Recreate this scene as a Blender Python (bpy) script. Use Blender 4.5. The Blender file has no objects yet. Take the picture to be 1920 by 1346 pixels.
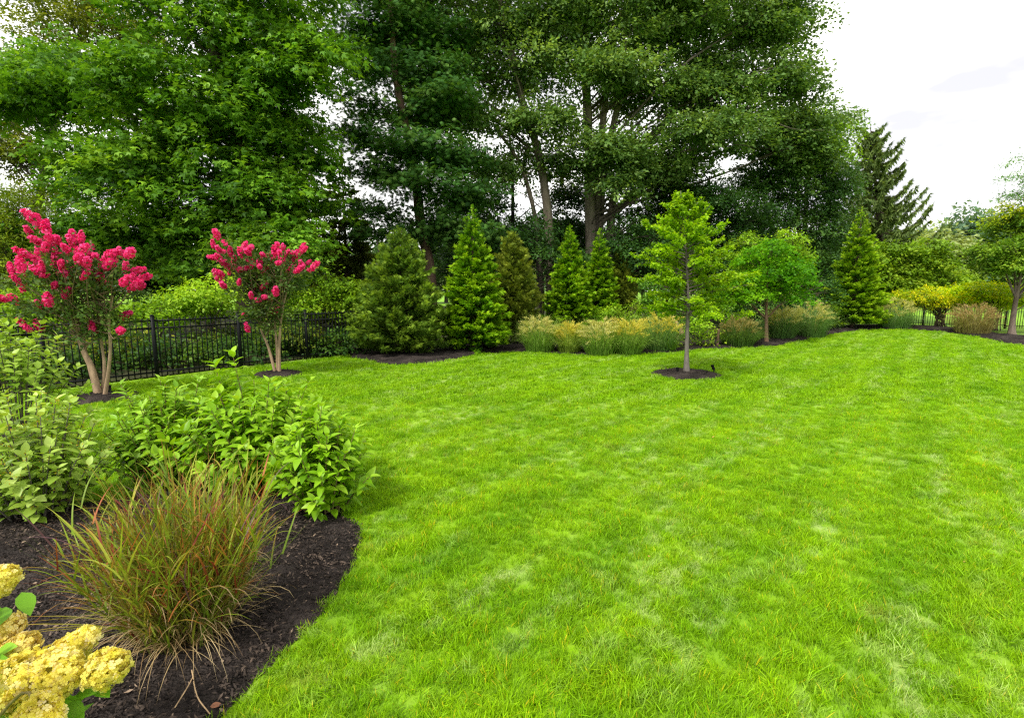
import bpy, math
import numpy as np
from mathutils import Vector

S = bpy.context.scene
rng = np.random.default_rng(11)
PI = math.pi

# ------------------------------------------------------------------ camera
FPX, IW, IH = 950.0, 1920.0, 1346.0
PITCH = math.atan(128.0 / FPX)
EYE = np.array([0.0, 0.0, 1.93])
cd = bpy.data.cameras.new("camera")
cam = bpy.data.objects.new("camera", cd)
S.collection.objects.link(cam)
cd.sensor_width = 36.0
cd.lens = 36.0 * FPX / IW
cd.clip_start = 0.05
cd.clip_end = 3000.0
cam.location = EYE
cam.rotation_euler = (PI / 2 - PITCH, 0, 0)
S.camera = cam

# ------------------------------------------------------------------ light
SUN_EL, SUN_AZ = math.radians(52), math.radians(215)      # azimuth clockwise from +Y
w = bpy.data.worlds.new("World")
S.world = w
w.use_nodes = True
nt = w.node_tree
nt.nodes.clear()
N = nt.nodes.new
sky = N('ShaderNodeTexSky'); sky.sky_type = 'NISHITA'; sky.sun_disc = False
sky.sun_elevation = SUN_EL; sky.sun_rotation = SUN_AZ
bg1 = N('ShaderNodeBackground'); bg1.inputs[1].default_value = 0.12
nt.links.new(sky.outputs[0], bg1.inputs[0])
tc = N('ShaderNodeTexCoord')
mp = N('ShaderNodeMapping'); mp.inputs['Scale'].default_value = (1.0, 1.0, 3.0)
nz = N('ShaderNodeTexNoise'); nz.inputs['Scale'].default_value = 2.6; nz.inputs['Detail'].default_value = 5
rp = N('ShaderNodeValToRGB')
rp.color_ramp.elements[0].position = 0.36; rp.color_ramp.elements[0].color = (0.445, 0.44, 0.46, 1)
rp.color_ramp.elements[1].position = 0.58; rp.color_ramp.elements[1].color = (0.95, 0.93, 0.885, 1)
nt.links.new(tc.outputs['Generated'], mp.inputs[0]); nt.links.new(mp.outputs[0], nz.inputs[0])
nt.links.new(nz.outputs[0], rp.inputs[0])
bg2 = N('ShaderNodeBackground'); bg2.inputs[1].default_value = 0.95
nt.links.new(rp.outputs[0], bg2.inputs[0])
mx = N('ShaderNodeMixShader'); mx.inputs[0].default_value = 0.95
nt.links.new(bg1.outputs[0], mx.inputs[1]); nt.links.new(bg2.outputs[0], mx.inputs[2])
wo = N('ShaderNodeOutputWorld'); nt.links.new(mx.outputs[0], wo.inputs[0])

sd = bpy.data.lights.new("sun", 'SUN'); sd.energy = 2.1; sd.angle = math.radians(10); sd.color = (1.0, 0.95, 0.87)
so = bpy.data.objects.new("sun", sd); S.collection.objects.link(so)
sdir = Vector((math.sin(SUN_AZ) * math.cos(SUN_EL), math.cos(SUN_AZ) * math.cos(SUN_EL), math.sin(SUN_EL)))
so.rotation_euler = sdir.to_track_quat('Z', 'Y').to_euler()
so.location = (0, 0, 30)

S.view_settings.view_transform = 'Standard'
S.view_settings.look = 'None'
S.view_settings.exposure = 1.2
S.view_settings.gamma = 1.0
S.cycles.use_denoising = False
S.cycles.filter_width = 1.3
S.cycles.max_bounces = 7
S.cycles.diffuse_bounces = 4
S.cycles.glossy_bounces = 2
S.cycles.transmission_bounces = 5
S.cycles.transparent_max_bounces = 6

# ------------------------------------------------------------------ helpers
cp, sp = math.cos(PITCH), math.sin(PITCH)
AF, AU, AX = np.array([0, cp, -sp]), np.array([0, sp, cp]), np.array([1.0, 0, 0])


def height(x, y):
    """The lie of the land: flat lawn with a gentle swell at the far bed."""
    return 0.30 * np.exp(-(((x - 17.0) / 7.0) ** 2 + ((y - 22.5) / 5.0) ** 2))


def ray(x, y):
    return AF + AX * ((x - IW / 2) / FPX) - AU * ((y - IH / 2) / FPX)


def at(x, y, Y):
    d = ray(x, y)
    return EYE + d * (Y / d[1])


def on_ground(x, y):
    d = ray(x, y)
    z = 0.0
    for _ in range(12):
        p = EYE + d * ((z - EYE[2]) / d[2])
        z = 0.6 * z + 0.4 * float(height(p[0], p[1]))
    p[2] = float(height(p[0], p[1]))
    return p


def foot(x, Y):
    """A point on the ground at picture column x and distance Y."""
    X = (x - IW / 2) / FPX * Y * 1.02
    return np.array([X, Y, float(height(X, Y))])


def unit(a):
    return a / np.maximum(np.linalg.norm(a, axis=-1, keepdims=True), 1e-9)


class Geo:
    def __init__(s):
        s.v, s.f, s.c, s.n = [], [], [], 0

    def add(s, v, f, c):
        v = np.asarray(v, float).reshape(-1, 3)
        c = np.broadcast_to(np.asarray(c, float), (len(v), 3))
        s.v.append(v); s.c.append(c); s.f.append(np.asarray(f, int) + s.n); s.n += len(v)

    def build(s, name, mat, parent=None, smooth=False, origin=None):
        v = np.concatenate(s.v); c = np.concatenate(s.c)
        if parent is not None:
            q = parent
            while q.parent: q = q.parent
            o = np.array(q.location)
        else:
            o = np.zeros(3) if origin is None else np.asarray(origin, float)
        v = v - o
        me = bpy.data.meshes.new(name)
        me.vertices.add(len(v)); me.vertices.foreach_set('co', v.astype(np.float32).ravel())
        loops = np.concatenate([f.ravel() for f in s.f])
        sizes = np.concatenate([np.full(len(f), f.shape[1]) for f in s.f])
        me.loops.add(len(loops)); me.loops.foreach_set('vertex_index', loops.astype(np.int32))
        st = np.concatenate([[0], np.cumsum(sizes)[:-1]])
        me.polygons.add(len(sizes)); me.polygons.foreach_set('loop_start', st.astype(np.int32))
        me.update(calc_edges=True)
        if smooth: me.polygons.foreach_set('use_smooth', np.ones(len(sizes), bool))
        a = me.color_attributes.new('Col', 'FLOAT_COLOR', 'POINT')
        a.data.foreach_set('color', np.concatenate([c, np.ones((len(c), 1))], 1).astype(np.float32).ravel())
        me.materials.append(mat)
        ob = bpy.data.objects.new(name, me)
        S.collection.objects.link(ob)
        if parent is not None: ob.parent = parent
        else: ob.location = o
        return ob


def tag(o, label=None, cat=None, group=None, kind=None):
    if label: o['label'] = label
    if cat: o['category'] = cat
    if group: o['group'] = group
    if kind: o['kind'] = kind
    return o


def thing(name, label, cat, loc, group=None):
    o = bpy.data.objects.new(name, None)
    o.empty_display_size = 0.2
    S.collection.objects.link(o)
    o.location = loc
    return tag(o, label, cat, group)


def tube(geo, pts, rad, sides=6, col=(0.1, 0.08, 0.06), cap=False):
    pts = np.asarray(pts, float); k = len(pts)
    rad = np.broadcast_to(np.asarray(rad, float), (k,))
    t = unit(np.gradient(pts, axis=0))
    ref = np.where(np.abs(t[:, 2:3]) > 0.9, np.array([[1.0, 0, 0]]), np.array([[0, 0, 1.0]]))
    if abs(t[:, 2]).mean() > 0.6: ref = np.array([[1.0, 0.01, 0]])
    a = unit(np.cross(t, ref)); b = np.cross(t, a)
    ang = np.arange(sides) / sides * 2 * PI
    v = pts[:, None] + rad[:, None, None] * (np.cos(ang)[None, :, None] * a[:, None] + np.sin(ang)[None, :, None] * b[:, None])
    i, j = np.meshgrid(np.arange(k - 1), np.arange(sides), indexing='ij')
    j2 = (j + 1) % sides
    f = np.stack([i * sides + j, i * sides + j2, (i + 1) * sides + j2, (i + 1) * sides + j], -1).reshape(-1, 4)
    geo.add(v.reshape(-1, 3), f, col)
    if cap:
        geo.add(v[-1], [list(range(sides))], col); geo.add(v[0], [list(range(sides))[::-1]], col)


def curve(ps, n):
    """Smooth curve through control points."""
    ps = np.asarray(ps, float)
    if len(ps) == 2: return ps[0] + (ps[1] - ps[0]) * np.linspace(0, 1, n)[:, None]
    q = np.vstack([2 * ps[0] - ps[1], ps, 2 * ps[-1] - ps[-2]])
    out = []
    for u in np.linspace(0, len(ps) - 1 - 1e-6, n):
        i = int(u); t = u - i
        a, b, c, d = q[i:i + 4]
        out.append(0.5 * (2 * b + (c - a) * t + (2 * a - 5 * b + 4 * c - d) * t * t + (3 * b - a - 3 * c + d) * t ** 3))
    return np.array(out)


def box(geo, lo, hi, col, rot=0.0, c0=None):
    lo, hi = np.asarray(lo, float), np.asarray(hi, float)
    v = np.array([[x, y, z] for z in (lo[2], hi[2]) for y in (lo[1], hi[1]) for x in (lo[0], hi[0])])
    if rot or c0 is not None:
        c, s_ = math.cos(rot), math.sin(rot)
        v = np.stack([v[:, 0] * c - v[:, 1] * s_, v[:, 0] * s_ + v[:, 1] * c, v[:, 2]], 1)
        if c0 is not None: v = v + np.asarray(c0)
    geo.add(v, [[0, 2, 3, 1], [4, 5, 7, 6], [0, 1, 5, 4], [2, 6, 7, 3], [0, 4, 6, 2], [1, 3, 7, 5]], col)


# leaf shapes: columns are along the leaf, across it, out of it
def T(v, f): return np.array(v, float), np.array(f, int)


DIAMOND = T([(0, 0, 0), (.45, .30, .07), (1, 0, -.06), (.45, -.30, .07)], [(0, 1, 2, 3)])
SLIM = T([(0, 0, 0), (.4, .13, .03), (1, 0, -.03), (.4, -.13, .03)], [(0, 1, 2, 3)])


def star(angles, lens, wid):
    v, f = [(0, 0, 0)], []
    for a, l in zip(angles, lens):
        c, s_ = math.cos(a), math.sin(a)
        k = len(v)
        for (p, q, r) in ((.45, wid, .05), (1, 0, -.12), (.45, -wid, .05)):
            v.append((l * (p * c - q * s_), l * (p * s_ + q * c), r * l))
        f.append((0, k, k + 1, k + 2))
    return T(v, f)


LOBED = star((0, .85, -.85), (1, .75, .75), .2)
FAN = star((0, .5, -.5, 1.0, -1.0), (1, .85, .85, .6, .6), .12)
NEEDLES = star((0, .28, -.28, .55, -.55, .85, -.85), (1, .95, .95, .9, .9, .8, .8), .06)


def make_ovate(n=6, wid=.24, fold=.10, droop=.22):
    v, f = [], []
    for i in range(n):
        t = i / (n - 1)
        ww = wid * math.sin(PI * t ** .8) ** .9 if 0 < t < 1 else 0.004
        z = -droop * t * t
        v += [(t, ww, z + fold * ww / wid), (t, 0, z), (t, -ww, z + fold * ww / wid)]
    for i in range(n - 1):
        a = 3 * i
        f += [(a, a + 1, a + 4, a + 3), (a + 1, a + 2, a + 5, a + 4)]
    return T(v, f)


OVATE = make_ovate()
BROAD = make_ovate(6, .30, .08, .16)
OVATE4 = make_ovate(4, .26, .1, .2)


def scatter(geo, tmpl, pos, d, up, size, col, width=1.0):
    """One leaf per row of pos."""
    tv, tf = tmpl
    n = len(pos)
    d = unit(d); s_ = unit(np.cross(d, up)); u = np.cross(s_, d)
    size = np.broadcast_to(np.asarray(size, float), (n,))[:, None, None]
    v = pos[:, None] + size * (tv[None, :, 0, None] * d[:, None] + width * tv[None, :, 1, None] * s_[:, None] + tv[None, :, 2, None] * u[:, None])
    k = len(tv)
    f = (tf[None] + (np.arange(n) * k)[:, None, None]).reshape(-1, tf.shape[1])
    col = np.broadcast_to(col, (n, 3))
    geo.add(v.reshape(-1, 3), f, np.repeat(col, k, 0))


def mixc(pal, t):
    """Colour at t along a palette of two or three colours."""
    pal = np.asarray(pal, float)
    t = np.clip(t, 0, 1) * (len(pal) - 1)
    i = np.minimum(t.astype(int), len(pal) - 2)
    u = (t - i)[..., None]
    return pal[i] * (1 - u) + pal[i + 1] * u


def rnd(*sh): return rng.normal(size=sh)
def uni(a, b, *sh): return rng.uniform(a, b, size=sh if sh else None)


def blades(geo, base, az, lean0, lean1, length, width, c0, c1, nseg=4, power=1.3, cpow=1.0):
    n = len(base)
    s = (np.arange(nseg) + .5) / nseg
    th = lean0[:, None] + (lean1 - lean0)[:, None] * s[None] ** power
    st = (length / nseg)[:, None]
    hx = np.cumsum(np.sin(th) * st, 1); hz = np.cumsum(np.cos(th) * st, 1)
    hx = np.concatenate([np.zeros((n, 1)), hx], 1); hz = np.concatenate([np.zeros((n, 1)), hz], 1)
    ca, sa = np.cos(az)[:, None], np.sin(az)[:, None]
    p = base[:, None] + np.stack([hx * ca, hx * sa, hz], -1)
    tw = az + PI / 2 + uni(-.7, .7, n)
    side = np.stack([np.cos(tw), np.sin(tw), np.zeros(n)], -1)[:, None]
    ss = np.linspace(0, 1, nseg + 1)
    wd = (width[:, None] * np.clip(1 - ss[None] ** 2.2, .04, 1))[..., None] * .5
    v = np.stack([p - side * wd, p + side * wd], 2).reshape(n, -1, 3)
    m = 2 * (nseg + 1)
    f = np.array([(2 * i, 2 * i + 1, 2 * i + 3, 2 * i + 2) for i in range(nseg)])
    F = (f[None] + (np.arange(n) * m)[:, None, None]).reshape(-1, 4)
    u = (ss ** cpow)[None, :, None]
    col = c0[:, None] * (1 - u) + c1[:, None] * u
    geo.add(v.reshape(-1, 3), F, np.repeat(col, 2, 1).reshape(-1, 3))
    return p[:, -1]


# ------------------------------------------------------------------ materials
def leaf_mat(name, rough=.45, spec=.35, trans=.35, noise=3.0, amt=.25, warm=(1.25, 1.15, .45), hue=.5, sat=1.0, val=1.0):
    m = bpy.data.materials.new(name); m.use_nodes = True
    t = m.node_tree; t.nodes.clear(); n = t.nodes.new; L = t.links.new
    at_ = n('ShaderNodeAttribute'); at_.attribute_name = 'Col'
    ge = n('ShaderNodeNewGeometry')
    no = n('ShaderNodeTexNoise'); no.inputs['Scale'].default_value = noise; no.inputs['Detail'].default_value = 3
    L(ge.outputs['Position'], no.inputs['Vector'])
    mr = n('ShaderNodeMapRange'); mr.inputs[1].default_value = .3; mr.inputs[2].default_value = .7
    mr.inputs[3].default_value = val * (1 - amt); mr.inputs[4].default_value = val * (1 + amt)
    L(no.outputs[0], mr.inputs[0])
    hs = n('ShaderNodeHueSaturation'); hs.inputs['Hue'].default_value = hue; hs.inputs['Saturation'].default_value = sat; L(at_.outputs[0], hs.inputs['Color']); L(mr.outputs[0], hs.inputs['Value'])
    pb = n('ShaderNodeBsdfPrincipled'); L(hs.outputs[0], pb.inputs['Base Color'])
    pb.inputs['Roughness'].default_value = rough; pb.inputs['Specular IOR Level'].default_value = spec
    mu = n('ShaderNodeMix'); mu.data_type = 'RGBA'; mu.blend_type = 'MULTIPLY'; mu.inputs[0].default_value = 1
    L(hs.outputs[0], mu.inputs[6]); mu.inputs[7].default_value = (*warm, 1)
    tr = n('ShaderNodeBsdfTranslucent'); L(mu.outputs[2], tr.inputs[0])
    ms = n('ShaderNodeMixShader'); ms.inputs[0].default_value = trans
    L(pb.outputs[0], ms.inputs[1]); L(tr.outputs[0], ms.inputs[2])
    o = n('ShaderNodeOutputMaterial'); L(ms.outputs[0], o.inputs[0])
    return m


def solid_mat(name, rough=.8, spec=.2, noise=8.0, amt=.35, bump=0.0, stretch=(1, 1, 1), metal=0.0):
    m = bpy.data.materials.new(name); m.use_nodes = True
    t = m.node_tree; n = t.nodes.new; L = t.links.new
    pb = t.nodes['Principled BSDF']
    at_ = n('ShaderNodeAttribute'); at_.attribute_name = 'Col'
    co = n('ShaderNodeTexCoord'); mp_ = n('ShaderNodeMapping'); mp_.inputs['Scale'].default_value = stretch
    no = n('ShaderNodeTexNoise'); no.inputs['Scale'].default_value = noise; no.inputs['Detail'].default_value = 6
    L(co.outputs['Object'], mp_.inputs[0]); L(mp_.outputs[0], no.inputs['Vector'])
    mr = n('ShaderNodeMapRange'); mr.inputs[1].default_value = .3; mr.inputs[2].default_value = .7
    mr.inputs[3].default_value = 1 - amt; mr.inputs[4].default_value = 1 + amt
    L(no.outputs[0], mr.inputs[0])
    hs = n('ShaderNodeHueSaturation'); L(at_.outputs[0], hs.inputs['Color']); L(mr.outputs[0], hs.inputs['Value'])
    L(hs.outputs[0], pb.inputs['Base Color'])
    pb.inputs['Roughness'].default_value = rough; pb.inputs['Specular IOR Level'].default_value = spec
    pb.inputs['Metallic'].default_value = metal
    if bump:
        bp = n('ShaderNodeBump'); bp.inputs['Strength'].default_value = 1; bp.inputs['Distance'].default_value = bump
        L(no.outputs[0], bp.inputs['Height']); L(bp.outputs[0], pb.inputs['Normal'])
    return m


def lawn_mat(name, blade):
    """Turf: green with lime and straw patches in rough mowing lines, keyed to the ground."""
    m = bpy.data.materials.new(name); m.use_nodes = True
    t = m.node_tree; t.nodes.clear(); n = t.nodes.new; L = t.links.new
    ge = n('ShaderNodeNewGeometry')

    def noise(scale, rot, stretch, detail=3):
        mp_ = n('ShaderNodeMapping'); mp_.vector_type = 'TEXTURE'; mp_.inputs['Rotation'].default_value = (0, 0, rot); mp_.inputs['Scale'].default_value = (*stretch[:2], 1)
        no = n('ShaderNodeTexNoise'); no.inputs['Scale'].default_value = scale; no.inputs['Detail'].default_value = detail
        L(ge.outputs['Position'], mp_.inputs[0]); L(mp_.outputs[0], no.inputs['Vector'])
        return no.outputs[0]

    def rng_(sock, a, b, c=0., d=1.):
        mr = n('ShaderNodeMapRange'); mr.inputs[1].default_value = a; mr.inputs[2].default_value = b
        mr.inputs[3].default_value = c; mr.inputs[4].default_value = d
        L(sock, mr.inputs[0]); return mr.outputs[0]

    def mth(op, a, b):
        k = n('ShaderNodeMath'); k.operation = op
        for i, x in enumerate((a, b)):
            if isinstance(x, float): k.inputs[i].default_value = x
            else: L(x, k.inputs[i])
        return k.outputs[0]

    def mix(f, a, b, mode='MIX'):
        k = n('ShaderNodeMix'); k.data_type = 'RGBA'; k.blend_type = mode
        if isinstance(f, float): k.inputs[0].default_value = f
        else: L(f, k.inputs[0])
        for i, x in ((6, a), (7, b)):
            if isinstance(x, tuple): k.inputs[i].default_value = (*x, 1)
            else: L(x, k.inputs[i])
        return k.outputs[2]

    big = rng_(noise(.55, .6, (1, 1, 0)), .35, .65)
    mid = rng_(noise(2.2, -.5, (1.0, .6, 0)), .35, .65)
    row = rng_(noise(2.1, math.radians(50), (4.5, .8, 0), 5), .48, .64)
    spot = rng_(noise(6.0, .3, (1, 1, 0), 5), .44, .60)
    pale = mth('MULTIPLY', row, spot)
    dry = mth('MULTIPLY', rng_(noise(1.7, 1.3, (1, .6, 0), 4), .60, .74), rng_(noise(7, .3, (1, 1, 0)), .4, .6))
    wv = n('ShaderNodeTexWave'); wv.bands_direction = 'Y'; wv.inputs['Scale'].default_value = .36; wv.inputs['Distortion'].default_value = 1.6; wv.inputs['Detail'].default_value = 3
    mw = n('ShaderNodeMapping'); mw.vector_type = 'TEXTURE'; mw.inputs['Rotation'].default_value = (0, 0, math.radians(50))
    L(ge.outputs['Position'], mw.inputs[0]); L(mw.outputs[0], wv.inputs[0])
    big = mth('ADD', mth('MULTIPLY', big, .55), mth('MULTIPLY', wv.outputs[1], .45))
    base = mix(mth('MULTIPLY', mth('ADD', big, mid), .5), (0.150, 0.365, 0.003), (0.320, 0.56, 0.004))
    if blade:
        at_ = n('ShaderNodeAttribute'); at_.attribute_name = 'Col'
        base = mix(1.0, base, at_.outputs[0], 'MULTIPLY')
        oi = n('ShaderNodeObjectInfo')
        hs = n('ShaderNodeHueSaturation'); L(base, hs.inputs['Color']); L(rng_(oi.outputs['Random'], 0, 1, .8, 1.2), hs.inputs['Value'])
        base = hs.outputs[0]
    if blade:
        pale = mth('MULTIPLY', pale, rng_(oi.outputs['Random'], .30, .75, 0., 1.25))
        dry = mth('MULTIPLY', dry, rng_(oi.outputs['Random'], .7, .25, 0., 1.2))
    base = mix(mth('MULTIPLY', pale, .58), base, (0.54, 0.64, 0.26))
    base = mix(mth('MULTIPLY', dry, .5), base, (0.46, 0.42, 0.08))
    pb = n('ShaderNodeBsdfPrincipled')
    o = n('ShaderNodeOutputMaterial')
    pb.inputs['Roughness'].default_value = .5; pb.inputs['Specular IOR Level'].default_value = .16
    if blade:
        L(base, pb.inputs['Base Color'])
        tr = n('ShaderNodeBsdfTranslucent'); L(mix(1.0, base, (1.2, 1.15, .5), 'MULTIPLY'), tr.inputs[0])
        ms = n('ShaderNodeMixShader'); ms.inputs[0].default_value = .4
        L(pb.outputs[0], ms.inputs[1]); L(tr.outputs[0], ms.inputs[2]); L(ms.outputs[0], o.inputs[0])
    else:
        soil = mix(.45, base, (0.07, 0.10, 0.02))
        L(soil, pb.inputs['Base Color']); pb.inputs['Roughness'].default_value = .9
        L(pb.outputs[0], o.inputs[0])
    return m


def soil_mat(name, c0, c1, scale, bump, c2=None):
    m = bpy.data.materials.new(name); m.use_nodes = True
    t = m.node_tree; n = t.nodes.new; L = t.links.new
    pb = t.nodes['Principled BSDF']
    ge = n('ShaderNodeNewGeometry')
    no = n('ShaderNodeTexNoise'); no.inputs['Scale'].default_value = scale; no.inputs['Detail'].default_value = 8; no.inputs['Roughness'].default_value = .7
    L(ge.outputs['Position'], no.inputs['Vector'])
    vo = n('ShaderNodeTexVoronoi'); vo.inputs['Scale'].default_value = scale * 3.2
    L(ge.outputs['Position'], vo.inputs['Vector'])
    r = n('ShaderNodeValToRGB')
    r.color_ramp.elements[0].position = .35; r.color_ramp.elements[0].color = (*c0, 1)
    r.color_ramp.elements[1].position = .68; r.color_ramp.elements[1].color = (*c1, 1)
    if c2: e = r.color_ramp.elements.new(.8); e.color = (*c2, 1)
    L(no.outputs[0], r.inputs[0])
    n2 = n('ShaderNodeTexNoise'); n2.inputs['Scale'].default_value = scale * .12; n2.inputs['Detail'].default_value = 5; L(ge.outputs['Position'], n2.inputs['Vector'])
    m2 = n('ShaderNodeMapRange'); m2.inputs[1].default_value = .42; m2.inputs[2].default_value = .7; L(n2.outputs[0], m2.inputs[0])
    mc = n('ShaderNodeMix'); mc.data_type = 'RGBA'; L(m2.outputs[0], mc.inputs[0]); L(r.outputs[0], mc.inputs[6]); mc.inputs[7].default_value = (*[c * 1.6 for c in c1], 1)
    L(mc.outputs[2], pb.inputs['Base Color'])
    ad = n('ShaderNodeMath'); ad.operation = 'ADD'; L(no.outputs[0], ad.inputs[0]); L(vo.outputs['Distance'], ad.inputs[1])
    bp = n('ShaderNodeBump'); bp.inputs['Strength'].default_value = 1; bp.inputs['Distance'].default_value = bump
    L(ad.outputs[0], bp.inputs['Height']); L(bp.outputs[0], pb.inputs['Normal'])
    pb.inputs['Roughness'].default_value = .95; pb.inputs['Specular IOR Level'].default_value = .12
    return m


M_LEAF = leaf_mat('tree_leaf', .5, .20, .42, .8, .22, hue=.486, sat=1.04, val=1.38)
M_GLOSS = leaf_mat('glossy_leaf', .42, .28, .38, 2.5, .18, hue=.486, sat=1.04, val=1.32)
M_NEEDLE = leaf_mat('needle', .6, .12, .28, 1.6, .22, hue=.49, sat=1.05, val=1.45)
M_BLADE = leaf_mat('grass_blade', .5, .25, .35, 5., .15, (1.15, 1.05, .5))
M_PETAL = leaf_mat('petal', .6, .15, .45, 20., .10, (1.05, .95, .9))
M_BARK = solid_mat('bark', .9, .15, 7., .45, .03, (1, 1, .18))
M_STEM = solid_mat('stem', .8, .2, 20., .3, .004, (1, 1, .3))
M_FENCE = solid_mat('black_paint', .5, .12, 14., .2)
M_MULCH = soil_mat('mulch', (.012, .010, .009), (.050, .040, .035), 22., .03, (.10, .078, .062))
M_FLOOR = soil_mat('woodland_soil', (.016, .017, .009), (.045, .050, .02), 3., .05)
M_CHIP = solid_mat('bark_chip', .85, .2, 30., .4)
M_LAWN = lawn_mat('lawn_turf', False)
M_GRASS = lawn_mat('grass_blades', True)
M_FIELD = soil_mat('field', (.05, .12, .014), (.16, .30, .02), .8, .03)

# ------------------------------------------------------------------ ground
def grid_sheet(name, xs, ys, dz, mat, kind='structure'):
    X, Y = np.meshgrid(xs, ys, indexing='ij')
    Z = height(X, Y) + dz
    nx, ny = len(xs), len(ys)
    i, j = np.meshgrid(np.arange(nx - 1), np.arange(ny - 1), indexing='ij')
    f = np.stack([i * ny + j, (i + 1) * ny + j, (i + 1) * ny + j + 1, i * ny + j + 1], -1).reshape(-1, 4)
    g = Geo(); g.add(np.stack([X, Y, Z], -1).reshape(-1, 3), f, (1, 1, 1))
    o = g.build(name, mat, smooth=True)
    o['kind'] = kind
    return o


xs = np.unique(np.concatenate([np.array([-1500, -600, -250, -110, -60]), np.linspace(-34, 44, 79), np.array([60, 110, 250, 600, 1500])]))
ys = np.unique(np.concatenate([np.array([-600, -100, -30]), np.linspace(-8, 44, 53), np.array([60, 100, 160, 300, 700, 1500])]))
grid_sheet('ground', xs, ys, -.06, M_FIELD)
grid_sheet('lawn', np.linspace(-13, 34, 95), np.linspace(-4, 28, 65), 0.0, M_LAWN)


def inside(poly, x, y):
    poly = np.asarray(poly); r = np.zeros(len(x), bool)
    x1, y1 = poly[:, 0], poly[:, 1]; x2, y2 = np.roll(x1, -1), np.roll(y1, -1)
    for a, b, c, d in zip(x1, y1, x2, y2):
        if b == d: continue
        r ^= ((b > y) != (d > y)) & (x < (c - a) * (y - b) / (d - b) + a)
    return r


def bed_from(name, edge, centre, mound, mat=None):
    """A mulch bed: rings from its edge to its centre, mounded, with a shallow cut edge."""
    edge = curve(np.vstack([edge, edge[:1]]), 140)[:-1]
    edge = edge + rnd(len(edge), 2) * .008
    ts = [1.0, .985, .95, .88, .75, .55, .3, .02]
    hs = [.006, .018, .035, .055, .075, .09, .095, .1]
    vs = []
    for t_, h_ in zip(ts, hs):
        p = centre + (edge - centre) * t_
        wob = .010 * np.sin(p[:, 0] * 9 + p[:, 1] * 7) * (t_ < .98) + (.005 * rnd(len(p)) if t_ < .98 else 0)
        vs.append(np.stack([p[:, 0], p[:, 1], height(p[:, 0], p[:, 1]) + .004 + h_ * mound + wob * mound], -1))
    n = len(edge); v = np.concatenate(vs)
    i, j = np.meshgrid(np.arange(len(ts) - 1), np.arange(n), indexing='ij'); j2 = (j + 1) % n
    f = np.stack([i * n + j, i * n + j2, (i + 1) * n + j2, (i + 1) * n + j], -1).reshape(-1, 4)
    g = Geo(); g.add(v, f, (1, 1, 1))
    g.add(v[-n:], [list(range(n))], (1, 1, 1))
    o = g.build(name, mat or M_MULCH, smooth=True)
    o['kind'] = 'structure'
    return edge


near_px = [(415, 1346), (470, 1285), (560, 1200), (615, 1135), (655, 1075), (678, 1020), (672, 985), (640, 962)]
near_edge = [on_ground(*p)[:2] for p in near_px]
near_edge += [(-1.62, 4.85), (-2.0, 5.35), (-2.6, 5.5), (-3.1, 5.1), (-3.4, 4.62), (-3.9, 4.42), (-4.6, 4.5), (-5.6, 4.4), (-6.4, 3.4), (-6.0, 1.8), (-4.4, .8), (-2.6, .7), (-1.55, 1.2), (-1.35, 1.8)]
BEDS = [bed_from('mulch_ground', np.array(near_edge), np.array([-2.9, 3.2]), .8)]

front_px = [(655, 671), (690, 676), (730, 684), (790, 684), (850, 675), (905, 664), (975, 660), (1030, 663), (1120, 667),
            (1230, 663), (1330, 655), (1430, 651), (1480, 645), (1530, 633), (1590, 622), (1650, 618), (1720, 619), (1790, 625), (1850, 635), (1920, 648)]
fr = np.array([on_ground(*p)[:2] for p in front_px])
fr = np.vstack([fr, [[fr[-1, 0] + 3, fr[-1, 1] - 1.5], [fr[-1, 0] + 9, fr[-1, 1] - 3]]])
fr = curve(fr, 160)
bk = fr * 1.0
out = unit(fr); bk = fr + out * np.linspace(3.2, 3.8, len(fr))[:, None] + np.array([0, .6])
rows = []
for t_, h_ in ((0, .006), (.02, .02), (.06, .04), (.2, .07), (.5, .09), (.8, .06), (1, -.05)):
    p = fr + (bk - fr) * t_
    rows.append(np.stack([p[:, 0], p[:, 1], height(p[:, 0], p[:, 1]) + .004 + h_ + (.008 * rnd(len(p)) if 0 < t_ < 1 else 0)], -1))
n_ = len(fr); v_ = np.concatenate(rows)
i_, j_ = np.meshgrid(np.arange(len(rows) - 1), np.arange(n_ - 1), indexing='ij')
g = Geo(); g.add(v_, np.stack([i_ * n_ + j_, i_ * n_ + j_ + 1, (i_ + 1) * n_ + j_ + 1, (i_ + 1) * n_ + j_], -1).reshape(-1, 4), (1, 1, 1))
o = g.build('mulch_ground', M_MULCH, smooth=True); o['kind'] = 'structure'
BEDS.append(np.vstack([fr, bk[::-1]]))
BACK_EDGE = fr


def ring(px, py, rx_px, label):
    c = on_ground(px, py); r = rx_px / FPX * c[1] * 1.02
    a = np.linspace(0, 2 * PI, 25)[:-1]
    rr = r * (1 + .06 * rnd(24) * .6)
    e = np.stack([c[0] + rr * np.cos(a), c[1] + rr * np.sin(a)], -1)
    BEDS.append(bed_from('mulch_ground', e, c[:2], .9))
    return c


C_MYRTLE1 = ring(192, 747, 54, '')
C_MYRTLE2 = ring(520, 703, 43, '')
C_YOUNG = ring(1287, 703, 61, '')

# fence line
F_DIR = unit(np.array([2.10, 3.0])); F_P = np.array([-7.8, 11.0])
F_AZ = math.atan2(F_DIR[1], F_DIR[0])
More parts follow.
